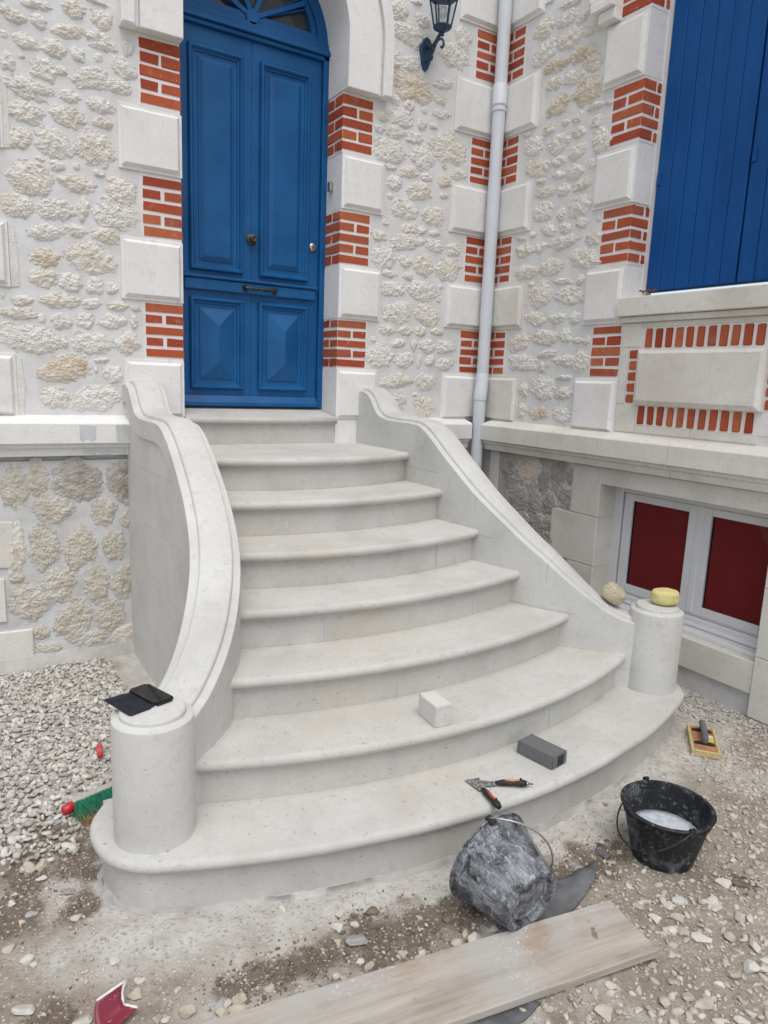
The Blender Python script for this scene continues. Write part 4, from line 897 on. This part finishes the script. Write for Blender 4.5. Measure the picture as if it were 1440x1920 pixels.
rk(0, 1220, 3, "515 195 45 30 0|390 575 60 45 0|180 695 60 34 0|255 1005 70 40 0|100 940 50 40 0|350 1072 85 45 2|330 940 60 45 1|405 1050 45 40 4|435 960 60 40 2|45 1090 60 50 2|160 1195 80 55 2|230 1245 55 30 0|495 265 40 30 0|460 665 55 40 0|40 630 55 40 0|290 590 60 36 2|20 525 45 35 1|510 590 60 40 1|420 1030 40 30 1|95 1000 45 30 1")
RM = []
for k in range(7):
    vs, f = ico(3, 70+k, .62+.05*(k % 3), 13, (.38, .78)); RM.append((vs, f))
RMESH = {}
names = {0: 'rock_white', 1: 'rock_grey', 2: 'rock_tan', 3: 'soil_clod', 4: 'rock_brick'}
LAB = {0: ('loose white limestone chunk lying on the bare ground', 'white limestone chunks on the ground'), 1: ('loose grey angular stone lying on the bare ground', 'grey stones on the ground'),
       2: ('loose tan stone lying on the bare ground', 'tan stones on the ground'), 3: ('dark clod of dug earth beside the buckets', 'clods of earth'), 4: ('small broken piece of red brick among the grey gravel', None)}
def rock_label(kind, x, y, grp=False):
    if kind == 4: return LAB[4][0]
    if x < -.55 and y > -1.62: pl = 'in the grey gravel bed'
    elif x < -.55 and y > -2.25: pl = 'in the dark soil beside the left end post'
    elif x < -.75: pl = 'on the earth near the red scrap'
    elif x < .0: pl = 'along the far edge of the wooden board'
    elif y > -3.06 and x < .62: pl = 'by the overturned bucket'
    elif math.hypot(x-.946, y+2.947) < .34: pl = 'by the upright bucket'
    elif y > -3.0: pl = 'on bare ground right of the stairs'
    else: pl = 'on the stony ground past the board end'
    a = {0: 'white limestone chunk', 1: 'grey angular stone', 2: 'tan broken stone', 3: 'dark clod of dug earth'}[kind]
    return ('%ss %s' if kind != 3 else '%s %s') % (a, pl) if grp else '%s lying %s' % (a, pl)
for n_, (px, py, w0, h0, kind) in enumerate(RK):
    rs = random.Random(n_*31+5); kind = rs.choice((0, 2, 2)) if kind < 0 else kind; vi = rs.randrange(7); p = atZ(px, py+h0*.1, .0)
    d = np.linalg.norm(p-CC); sw = w0*d/F/2; x, y = p[0], p[1]
    if not free(x, y, .01): continue
    if (vi, kind) not in RMESH:
        vs, f = RM[vi]; me = bpy.data.meshes.new('rock'); me.from_pydata([tuple(v) for v in vs], [], [tuple(map(int, q)) for q in f]); me.materials.append(MAT[names[kind]]); RMESH[(vi, kind)] = me
    nm = 'clod' if kind == 3 else ('brick_fragment' if kind == 4 else 'rock'); o = link(nm, RMESH[(vi, kind)], None)
    asp = min(1.15, max(.55, h0/w0*1.25)); o.scale = (sw*1.15, sw*1.1*min(1.1, asp*1.1), sw*min(.95, asp)); o.rotation_euler = (rs.uniform(-.2, .2), rs.uniform(-.2, .2), math.atan2(CR[1], CR[0])+rs.uniform(-.4, .4))
    o.location = (x, y, gz(x, y)+o.scale[2]*.22); tag(o, rock_label(kind, x, y), 'clod' if kind == 3 else ('brick' if kind == 4 else 'stone'), None if kind == 4 else rock_label(kind, x, y, True))

# ================================================================== THINGS
# ---- downpipe in the corner
dp = tag(empty('downpipe', (2.272, -.1, 0)), 'pale grey plastic downpipe running down the inner corner of the walls', 'downpipe')
DPX, DPY = 2.272, -.1
def dpart(name, pts, rad, seg=24):
    b = bmesh.new(); tube(b, pts, rad, seg); o = from_bm(name, b, 'pipe_grey', None, angle=40); o.parent = dp; o.matrix_parent_inverse = Matrix.Translation((-DPX, -DPY, 0)); return o
dpart('pipe', [(DPX, DPY, 1.76), (DPX, DPY, 6.3)], .046)
dpart('pipe_collar', [(DPX, DPY, 3.68), (DPX, DPY, 3.692), (DPX, DPY, 3.70), (DPX, DPY, 3.82), (DPX, DPY, 3.828)], [.047, .056, .053, .053, .047])
dpart('pipe_collar', [(DPX, DPY, 3.645), (DPX, DPY, 3.65), (DPX, DPY, 3.668), (DPX, DPY, 3.674)], [.047, .054, .054, .047])
dpart('swan_neck', [(DPX, DPY, 1.80), (DPX, DPY, 1.79), (DPX-.002, DPY-.002, 1.74), (DPX-.010, DPY-.010, 1.70), (DPX-.022, DPY-.018, 1.655), (DPX-.026, DPY-.02, 1.62), (DPX-.026, DPY-.02, 1.60)], [.046, .050, .050, .050, .050, .050, .050])
dpart('pipe', [(DPX-.026, DPY-.02, 1.63), (DPX-.028, DPY-.022, 1.3), (DPX-.03, DPY-.03, .02)], .0455)
b = bmesh.new(); bbox(b, DPX-.004, DPX+.06, DPY+.02, DPY+.1, 3.655, 3.668); o = from_bm('bracket', b, 'pipe_grey'); o.parent = dp; o.matrix_parent_inverse = Matrix.Translation((-DPX, -DPY, 0))
# ---- wall lantern
LX, LY = 1.677, -.19
lan = tag(empty('wall_lantern', (LX, 0, 3.9)), 'dark blue iron wall lantern with glass panes on a scrolled bracket', 'lantern')
def lp(o): o.parent = lan; o.matrix_parent_inverse = Matrix.Translation((-LX, 0, -3.9)); return o
pl_ = [(0, 3.80), (.018, 3.815), (.032, 3.85), (.04, 3.89), (.05, 3.925), (.052, 3.955), (.038, 3.985), (.018, 4.0), (0, 4.012)]
lp(prism('back_plate', [(LX+x, z) for x, z in pl_]+[(LX-x, z) for x, z in pl_[::-1][1:-1]], FR, -.002, .024, 'iron_blue', None, .007))
b = bmesh.new(); tube(b, crs([(LX, -.02, 3.955), (LX, -.07, 3.93), (LX, -.12, 3.945), (LX, -.165, 3.975), (LX, LY, 3.972)], 5), .011, 10)
tube(b, crs([(LX, -.02, 3.855), (LX, -.055, 3.86), (LX, -.095, 3.895), (LX, -.135, 3.94), (LX, -.175, 3.945), (LX, -.205, 3.925), (LX, -.215, 3.90), (LX, -.20, 3.885), (LX, -.185, 3.895)], 5), .008, 8)
tube(b, crs([(LX, -.05, 3.86), (LX, -.075, 3.85), (LX, -.09, 3.865), (LX, -.075, 3.88)], 4), .007, 8)
lp(from_bm('bracket_arm', b, 'iron_blue', smooth=True))
def hexa(r, z, k): return Vector((LX+r*math.cos(R(60*k+30)), LY+r*math.sin(R(60*k+30)), z))
b = bmesh.new(); lathe(b, [(0, 3.955), (.012, 3.957), (.016, 3.968), (.012, 3.975), (.03, 3.985), (.058, 4.0), (.062, 4.006), (.062, 4.012), (0, 4.012)], 12, Matrix.Translation((LX, LY, 0))); lp(from_bm('lantern_base', b, 'iron_blue'))
for k in range(6):
    b = bmesh.new(); tube(b, [hexa(.056, 4.01, k), hexa(.092, 4.185, k)], .006, 6); lp(from_bm('cage_bar', b, 'iron_blue'))
    A, B, C_, D_ = hexa(.053, 4.013, k), hexa(.053, 4.013, k+1), hexa(.089, 4.183, k+1), hexa(.089, 4.183, k); iw = (Vector((LX, LY, 4.1))-(A+B+C_+D_)/4).normalized()*.002
    lp(mesh('pane', [A, B, C_, D_, A+iw, B+iw, C_+iw, D_+iw], [(0, 1, 2, 3), (7, 6, 5, 4), (0, 4, 5, 1), (1, 5, 6, 2), (2, 6, 7, 3), (3, 7, 4, 0)], 'glass'))
b = bmesh.new(); lathe(b, [(.0, 4.184), (.108, 4.184), (.118, 4.19), (.116, 4.20), (.06, 4.255), (.035, 4.30), (.018, 4.315), (.022, 4.33), (.012, 4.35), (0, 4.36)], 6, Matrix.Translation((LX, LY, 0)) @ Matrix.Rotation(R(30), 4, 'Z')); lp(from_bm('lantern_roof', b, 'iron_blue'))
b = bmesh.new(); lathe(b, [(0, 4.012), (.014, 4.013), (.014, 4.05), (.011, 4.055)], 12, Matrix.Translation((LX, LY, 0))); lp(from_bm('lamp_socket', b, 'label_white'))
b = bmesh.new(); lathe(b, [(.011, 4.053), (.024, 4.08), (.028, 4.10), (.022, 4.125), (0, 4.135)], 14, Matrix.Translation((LX, LY, 0))); lp(from_bm('bulb', b, 'lamp_bulb', smooth=True))
# ---- dry leaf on the window sill
vs = []; fs = []
for k, (a, dx, sc_) in enumerate(((1.46, .05, 1), (1.50, .03, .8), (1.43, .02, .7))):
    n0 = len(vs); rs = random.Random(k)
    for i in range(4):
        for j in range(3): vs.append(WG(a+(i-1.5)*.02*sc_, 2.285+.006+rs.uniform(0, .028)*sc_+.01*abs(j-1), -dx+.02*(j-1)*sc_+.0))
    for i in range(3):
        for j in range(2): q = n0+i*3+j; fs.append((q, q+3, q+4, q+1))
o = mesh('dry_leaf', vs, fs, 'dry_leaf'); md = o.modifiers.new('s', 'SOLIDIFY'); md.thickness = .002
tag(o, 'crumpled brown dry leaf on the stone sill under the blue shutters', 'leaf')
# ---- generic local builder
def thing(name, loc, rz, label, cat): o = empty(name, loc); o.rotation_euler = (0, 0, rz); return tag(o, label, cat)
def lbox(name, par, x0, x1, y0, y1, z0, z1, mat, bev=0, seg=1): return box(name, x0, x1, y0, y1, z0, z1, mat, par, bev, seg)
# ---- blocks on the steps
b = bmesh.new(); bbox(b, -.0385, .0385, -.0665, .0665, 0, .09); bmesh.ops.bevel(b, geom=list(b.edges), offset=.0025, segments=2, affect='EDGES')
bmesh.ops.subdivide_edges(b, edges=list(b.edges), cuts=3, use_grid_fill=True)
for v in b.verts: v.co += Vector((NZ.noise(v.co*40), NZ.noise(v.co*40+Vector((5, 0, 0))), .4*NZ.noise(v.co*40+Vector((0, 9, 0)))))*.0016 if v.co.z > .003 else Vector((0, 0, 0))
wb = from_bm('stone_block', b, 'block_stone'); wb.location = (.3525, -2.264, T1+RISE+.0005); wb.rotation_euler = (0, 0, R(-4.5)); tag(wb, 'small white limestone block standing on the second step', 'stone block')
b = bmesh.new(); bbox(b, -.05, .05, -.091, .091, 0, .056); bmesh.ops.bevel(b, geom=list(b.edges), offset=.004, segments=2, affect='EDGES')
gb = from_bm('rubbing_block', b, 'carborundum', angle=40); gb.location = (.7705, -2.462, T1+.0005); gb.rotation_euler = (0, 0, R(10)); tag(gb, 'dark grey abrasive rubbing block lying on the lowest step', 'rubbing block')
lbox('worn_patch', gb, -.018, .026, -.0925, -.089, .006, .05, 'black_rubber', .002)
# ---- putty knives
def knife(p_neck, p_end, blade, label, grip, tip=0):
    N_, E_ = np.array(p_neck), np.array(p_end); v = E_-N_; L_ = np.linalg.norm(v); t_ = thing('putty_knife', (N_[0], N_[1], T1), math.atan2(v[1], v[0]), label, 'putty knife')
    b = bmesh.new(); pts = [(-.004, 0, .012), (.012, 0, .014), (.03, 0, .016), (L_*.55, 0, .017), (L_*.85, 0, .018), (L_, 0, .017)]; tube(b, pts, [.007, .0105, .0125, .0115, .0145, .010], 12)
    for q in b.verts: q.co.z = .001+max(0, q.co.z)*.95
    from_bm('handle', b, 'black_rubber', t_, smooth=True)
    b = bmesh.new(); tube(b, [(.03, 0, .0245), (L_*.5, 0, .0262), (L_*.84, 0, .0285)], [.0035, .0055, .0035], 8); from_bm('grip_inlay', b, grip, t_, smooth=True)
    b = bmesh.new(); lathe(b, [(.0045, 0), (.0045, .008), (0, .008)], 10, Matrix.Translation((L_*.8, 0, .0285))); from_bm('hang_hole', b, 'black_rubber', t_)
    bl_, w0, w1, sk = blade; z0, z1 = .0125, .0035
    P = [(0, -w0/2, z0), (0, w0/2, z0), (-bl_, w1/2+sk, z1), (-bl_, -w1/2+sk, z1)]
    vs = [(x, y, z) for x, y, z in P]+[(x, y, z-.0016) for x, y, z in P]; mesh('blade', vs, [(0, 1, 2, 3), (7, 6, 5, 4), (0, 4, 5, 1), (1, 5, 6, 2), (2, 6, 7, 3), (3, 7, 4, 0)], 'knife_steel', t_)
    if tip:
        b = bmesh.new(); tube(b, [(L_-.002, 0, .016), (L_+.006, 0, .016), (L_+.009, 0, .016), (L_+.026, 0, .0155)], [.0105, .009, .004, .0025], 10); from_bm('driver_tip', b, 'chrome', t_, smooth=True)
    return t_
knife((.388, -2.545), (.363, -2.668), (.092, .026, .066, .0), 'putty knife with red and black handle lying on the lowest step', 'red_grip')
knife((.462, -2.535), (.560, -2.599), (.088, .024, .058, .004), 'putty knife with black and orange handle and steel tip on the lowest step', 'orange_grip', 1)
# ---- phone in an opened flip case
ph = thing('phone', (-.7275, -2.100, .634), math.atan2(-.945, .33), 'black phone in an opened dark flip case on the round left end post', 'phone')
b = bmesh.new(); bbox(b, -.082, .082, -.039, .039, 0, .011); bmesh.ops.bevel(b, geom=[e for e in b.edges if abs(e.verts[0].co.z-e.verts[1].co.z) > .005], offset=.011, segments=5, affect='EDGES'); bmesh.ops.bevel(b, geom=[e for e in b.edges if e.verts[0].co.z > .009 and e.verts[1].co.z > .009], offset=.002, segments=2, affect='EDGES')
from_bm('phone_body', b, 'phone_edge', ph, angle=40)
b = bmesh.new(); bbox(b, -.0785, .0785, -.0355, .0355, .0112, .0118); bmesh.ops.bevel(b, geom=[e for e in b.edges if abs(e.verts[0].co.z-e.verts[1].co.z) > .0004], offset=.008, segments=4, affect='EDGES'); from_bm('screen', b, 'phone_glass', ph)
b = bmesh.new(); bbox(b, -.077, .081, -.128, -.047, 0, .0035); bmesh.ops.bevel(b, geom=[e for e in b.edges if abs(e.verts[0].co.z-e.verts[1].co.z) > .002], offset=.005, segments=3, affect='EDGES')
for v in b.verts: v.co.z += max(0, -.09-v.co.y)*.06
from_bm('case_cover', b, 'phone_case', ph)
lbox('case_spine', ph, -.07, .076, -.047, -.037, .0005, .005, 'phone_case', .001)
# ---- sponges
def sponge(name, sx, sy, sz, mat, e=.62, lump=.03, seed=1):
    b = bmesh.new(); bmesh.ops.create_icosphere(b, subdivisions=5, radius=1); off = Vector((seed*3.1, 0, 0))
    for v in b.verts:
        p = v.co; rxy = math.hypot(p.x, p.y); k = (rxy**3.4+abs(p.z)**3.4)**(-1/3.4); q = Vector((p.x*k, p.y*k, p.z*k)); q *= 1+lump*NZ.noise(q*1.8+off)
        v.co = Vector((q.x*sx, q.y*sy, q.z*sz+sz))
        if v.co.z > sz*1.6: v.co.z -= .12*sz*max(0, 1-(q.x**2+q.y**2)*1.5)
    return from_bm(name, b, mat, None, smooth=True)
o = sponge('sponge', .071, .060, .041, 'yellow_sponge', seed=2); o.location = (1.850, -2.197, .6335); o.rotation_euler = (0, 0, R(-30)); tag(o, 'smooth yellow oval sponge on top of the round right end post', 'sponge')
o = sponge('sponge', .062, .062, .046, 'tan_sponge', seed=5, lump=.06); tag(o, 'porous tan sponge resting on the sloping coping by the right end post', 'sponge')
dsl = Vector((.60, -.62, -.62)).normalized(); out = Vector((.77, .64, 0)); nn = out.cross(dsl).normalized(); nn = nn if nn.z > 0 else -nn
o.matrix_world = Matrix.Translation(Vector((1.652, -2.000, .626))) @ Matrix((dsl, nn.cross(dsl), nn)).transposed().to_4x4()
# ---- screwdriver on the gravel
A = atZ(186, 1398, .03); B = atZ(191, 1440, .03); v = (B-A)[:2]; sdv = thing('screwdriver', (A[0], A[1], .017), math.atan2(v[1], v[0]), 'screwdriver with ribbed clear red handle lying on the gravel', 'screwdriver')
b = bmesh.new(); tube(b, [(0, 0, .014), (.004, 0, .014), (.03, 0, .014), (.055, 0, .014), (.07, 0, .014), (.078, 0, .014)], [.006, .013, .0145, .0125, .0095, .012], 12); from_bm('handle', b, 'red_clear', sdv, smooth=True)
for k in range(6):
    q = 2*math.pi*k/6; b = bmesh.new(); tube(b, [(.008, .0125*math.cos(q), .014+.0125*math.sin(q)), (.05, .0125*math.cos(q), .014+.0125*math.sin(q))], .0028, 6); from_bm('rib', b, 'red_plastic', sdv)
b = bmesh.new(); tube(b, [(.078, 0, .014), (.082, 0, .014), (.098, 0, .014), (.102, 0, .014)], [.010, .0135, .0125, .007], 12); from_bm('collar', b, 'red_plastic', sdv, smooth=True)
b = bmesh.new(); tube(b, [(.10, 0, .014), (.165, 0, .011)], .0032, 8); from_bm('shaft', b, 'chrome', sdv, smooth=True)
# ---- broom head
br = thing('broom_head', (-.955, -1.665, gz(-.955, -1.665)+.004), math.atan2(.29, .957), 'broom head with green and brown bristles behind the left end post', 'broom')
lbox('head_block', br, .03, .36, .0, .036, .022, .062, 'broom_wood', .006, 2)
b = bmesh.new(); tube(b, [(-.012, .012, .034), (-.008, .012, .034), (.03, .014, .036), (.034, .014, .036)], [.012, .019, .021, .016], 12); from_bm('end_cap', b, 'red_plastic', br, smooth=True)
for nm, mt, cnt, sel in (('bristles', 'bristle_green', 1500, 0), ('bristles', 'bristle_brown', 800, 1)):
    vs = []; fs = []; rs = random.Random(sel+3)
    for k in range(cnt):
        x = rs.uniform(.03, .36); z = rs.uniform(.024, .06); L_ = rs.uniform(.05, .075)
        if sel: z = rs.uniform(.03, .05); L_ = rs.uniform(.075, .10)
        p0 = Vector((x, .004, z)); p1 = Vector((x+rs.gauss(0, .012), -L_, max(.002, z*.72-.012+rs.gauss(0, .008)-(.012 if sel else 0)))); pm = (p0+p1)/2+Vector((0, 0, .006)); w_ = .0011; n0 = len(vs)
        for p, ww in ((p0, w_), (pm, w_), (p1, w_*.6)): vs += [(p.x-ww, p.y, p.z), (p.x+ww, p.y, p.z), (p.x, p.y+ww*.3, p.z+ww*1.4)]
        for j in (0, 3):
            for q in range(3): fs.append((n0+j+q, n0+j+(q+1) % 3, n0+j+3+(q+1) % 3, n0+j+3+q))
    o = mesh(nm, vs, fs, mt, br, fix=False); o['kind'] = 'stuff'
# ---- rubbing float with sponge face
fl = thing('sponge_float', (1.853, -2.502, gz(1.853, -2.502)+.006), math.atan2(.185, .222), 'rectangular yellow foam float with black and grey handle on the ground', 'float')
lbox('foam_face', fl, -.142, .142, -.066, .066, 0, .022, 'float_foam', .003)
for q in ((-.142, .142, -.066, -.052), (-.142, .142, .052, .066), (-.142, -.128, -.0515, .0515), (.128, .142, -.0515, .0515)): lbox('foam_rim', fl, *q, .0222, .030, 'float_foam', .002)
lbox('board', fl, -.1275, .1275, -.0515, .0515, .0222, .0265, 'float_board', .001)
for x in (-.055, .085):
    b = bmesh.new(); A = [(-.048, .027), (-.044, .031), (-.02, .036), (0, .04), (.02, .036), (.044, .031), (.048, .027)]
    va = [b.verts.new((x-.011, y, z)) for y, z in A]; vb = [b.verts.new((x+.011, y, z)) for y, z in A]; b.faces.new(va); b.faces.new(vb[::-1])
    for i in range(7): b.faces.new((va[i], va[(i+1) % 7], vb[(i+1) % 7], vb[i]))
    from_bm('handle_foot', b, 'black_rubber', fl)
b = bmesh.new(); tube(b, crs([(-.055, 0, .034), (-.05, 0, .055), (-.03, 0, .064), (.03, 0, .067), (.075, 0, .066), (.105, 0, .066)], 5), .0155, 12); tube(b, [(.085, 0, .036), (.082, 0, .062)], [.012, .014], 10); from_bm('grip', b, 'membrane', fl, smooth=True)
lbox('maker_label', fl, -.025, .02, -.048, -.016, .0266, .0271, 'label_yellow'); lbox('maker_label', fl, .022, .05, -.048, -.02, .0266, .0271, 'label_white')
# ---- buckets
def bucket(name, mtx, label, mat, hang):
    root = tag(empty(name), label, 'bucket'); root.matrix_world = mtx
    b = bmesh.new(); lathe(b, [(0, .020), (.062, .020), (.066, .013), (.074, .012), (.078, .022), (.086, .022), (.090, .001), (.094, .0), (.106, .0), (.1115, .004), (.113, .014), (.1515, .174), (.157, .176), (.1575, .183), (.154, .185), (.159, .203), (.167, .2035), (.169, .208), (.165, .211), (.154, .210), (.1505, .186), (.110, .020), (.104, .017), (0, .017)], 48); from_bm('body', b, mat, root, angle=32)
    for s in (-1, 1):
        b = bmesh.new(); bbox(b, s*.166-.006, s*.166+.006, -.013, .013, .186, .224); bmesh.ops.bevel(b, geom=list(b.edges), offset=.004, segments=2, affect='EDGES'); from_bm('lug', b, 'black_rubber', root)
    b = bmesh.new(); pts = []
    for k in range(25):
        q = math.pi*k/24; x = .171*math.cos(q); h = .215*math.sin(q)**.8; pts.append((x, h*math.cos(hang), .212+h*math.sin(hang)))
    tube(b, pts, .0032, 8); from_bm('handle', b, 'chrome' if mat == 'bucket_scuffed' else 'iron_dark', root, smooth=True); return root
cu = np.array([.946, -2.947]); lugd = np.array([.88-1.004, -3.069+2.793]); ang = math.atan2(lugd[1], lugd[0])
gU = gz(*cu)-.002
bucket('bucket', Matrix.Translation((cu[0], cu[1], gU)) @ Matrix.Rotation(ang, 4, 'Z'), 'upright black bucket splashed with white, holding soapy water', 'bucket_black', R(180+40))
b = bmesh.new(); lathe(b, [(.126, .088), (.1292, .104), (.1, .1055), (.05, .106), (0, .107)], 40, Matrix.Translation((cu[0], cu[1], gU))); o = from_bm('soapy_water', b, 'soapy_water', None, smooth=True); tag(o, 'foamy whitish water inside the upright black bucket', 'water')
d_ = Vector((-.06, .998, 0)).normalized(); tl = .15; ax = (d_*math.cos(tl)+Vector((0, 0, 1))*math.sin(tl)).normalized(); sx_ = d_.cross(Vector((0, 0, 1))).normalized()
yy = ax.cross(sx_); M = Matrix((sx_, yy, ax)).transposed().to_4x4()
bucket('bucket', Matrix.Translation((.215, -3.008, .121)) @ M @ Matrix.Rotation(R(-100), 4, 'Z'), 'overturned black bucket scuffed grey lying on its side at the lowest step', 'bucket_scuffed', R(-42))
# ---- membrane scraps
def sheet(name, px, label, cat, z=.006, th=.006, seed=0, lift=0.0, amp=.007):
    P = [atZ(a, b_, .01)[:2] for a, b_ in px]; b = bmesh.new(); f = b.faces.new([b.verts.new((p[0], p[1], 0)) for p in P]); bmesh.ops.triangulate(b, faces=[f])
    for _ in range(4): bmesh.ops.subdivide_edges(b, edges=[e for e in b.edges if e.calc_length() > .025], cuts=1)
    for v in b.verts:
        x, y = v.co.x, v.co.y; v.co.z = gz(x, y)+z+amp*(.5+NZ.noise(Vector((x*14, y*14, seed))))+lift*max(0, x-.47)*max(0, 1)
    bmesh.ops.triangulate(b, faces=list(b.faces)); o = from_bm(name, b, 'membrane', None, smooth=True); md = o.modifiers.new('s', 'SOLIDIFY'); md.thickness = th; md.offset = 1; return tag(o, label, cat)
k4 = lambda x, y: (820+x/2.323, 1400+y/2.323)
sheet('membrane_scrap', [k4(*p) for p in ((330, 800), (420, 640), (505, 560), (560, 552), (625, 528), (700, 492), (688, 575), (640, 640), (560, 738), (440, 800))], 'folded grey membrane scrap under the overturned bucket and board end', 'membrane', seed=1, lift=.10, amp=.012)
sheet('membrane_scrap', [k4(*p) for p in ((60, 1230), (180, 1180), (300, 1140), (400, 1085), (450, 1100), (400, 1160), (330, 1215), (280, 1260), (100, 1300))], 'flat grey membrane strip lying under the front edge of the wooden board', 'membrane', z=.002, seed=4, amp=.004)
# ---- scaffold board
Bf, Bb = np.array((.526, -3.272)), np.array((.505, -3.046)); dirv = np.array((-1.287, .222)); dirv /= np.linalg.norm(dirv); Lb = 1.75
b = bmesh.new(); bbox(b, 0, Lb, -.1135, .1135, 0, .027); bmesh.ops.bevel(b, geom=list(b.edges), offset=.002, segments=1, affect='EDGES'); bmesh.ops.subdivide_edges(b, edges=[e for e in b.edges if e.calc_length() > 1], cuts=40, use_grid_fill=True)
for v in b.verts:
    if v.co.x < .01: v.co.x += .012*NZ.noise(Vector((v.co.y*25, v.co.z*10, 0)))
    v.co.y += .0025*NZ.noise(Vector((v.co.x*6, v.co.y*3, 1))); v.co.z += .0012*NZ.noise(Vector((v.co.x*9, v.co.y*12, 5)))
o = from_bm('board', b, 'old_board', None); mid = (Bf+Bb)/2; o.location = (mid[0], mid[1], .003); o.rotation_euler = (0, R(.3), math.atan2(dirv[1], dirv[0])); tag(o, 'long weathered wooden board with cement stains lying on the ground', 'board')
# ---- torn red sheet scrap
k3 = lambda x, y: (x/3, 1600+y/3)
pA, pB, pC, pD, pE, pF = (atZ(*k3(*p), z) for p, z in (((542, 830), .05), ((706, 716), .062), ((698, 850), .012), ((776, 868), .010), ((650, 985), .004), ((548, 985), .008)))
rows = []
for s in np.linspace(0, 1, 7):
    top = pA+(pB-pA)*s; mid_ = pF+(pC-pF)*s; mid_[2] -= .004*math.sin(math.pi*s); low = pE+(pD-pE)*s
    q = [top+(mid_-top)*u for u in np.linspace(0, 1, 5)]+[mid_+(low-mid_)*u for u in np.linspace(.25, 1, 4)]
    for i in range(4): q[i] = q[i]+np.array((-.006, .004, 0))*math.sin(math.pi*i/4)
    rows.append(q)
vs = [p for q in rows for p in q]; fs = [(i*9+j, i*9+9+j, i*9+10+j, i*9+j+1) for i in range(6) for j in range(8)]
o = mesh('red_scrap', vs, fs, 'red_sheet' if 'red_sheet' in MAT else 'red_plastic'); o.data.shade_smooth(); md = o.modifiers.new('s', 'SOLIDIFY'); md.thickness = .0022; tag(o, 'bent scrap of dark red sheet with pale torn edges on the earth', 'scrap')
m = NT('red_sheet'); scr = m.step(m.noise(60, 5, .7), .62, .68); c = m.mix(m.mul(scr, .5), (.21, .022, .045), (.5, .4, .42)); o.data.materials[0] = m.done(c, .35, .45)
for nm, line in (('torn_edge', [rows[i][0] for i in range(7)]), ('torn_edge', [rows[6][j] for j in range(4, 9)]), ('torn_edge', [rows[6][j] for j in range(0, 5)])):
    b = bmesh.new(); tube(b, [tuple(p) for p in line], [.0042 if k % 2 else .003 for k in range(len(line))], 6); e_ = from_bm(nm, b, 'label_white', o, smooth=True)
# ---- dark rag of debris by the upright bucket
o = sheet('debris_scrap', [k4(*p) for p in ((700, 395), (742, 412), (758, 455), (735, 468), (705, 440), (690, 425))], 'small crumpled dark scrap half buried in soil near the step', 'scrap', z=.0, seed=9, amp=.012)
bpy.context.view_layer.update()
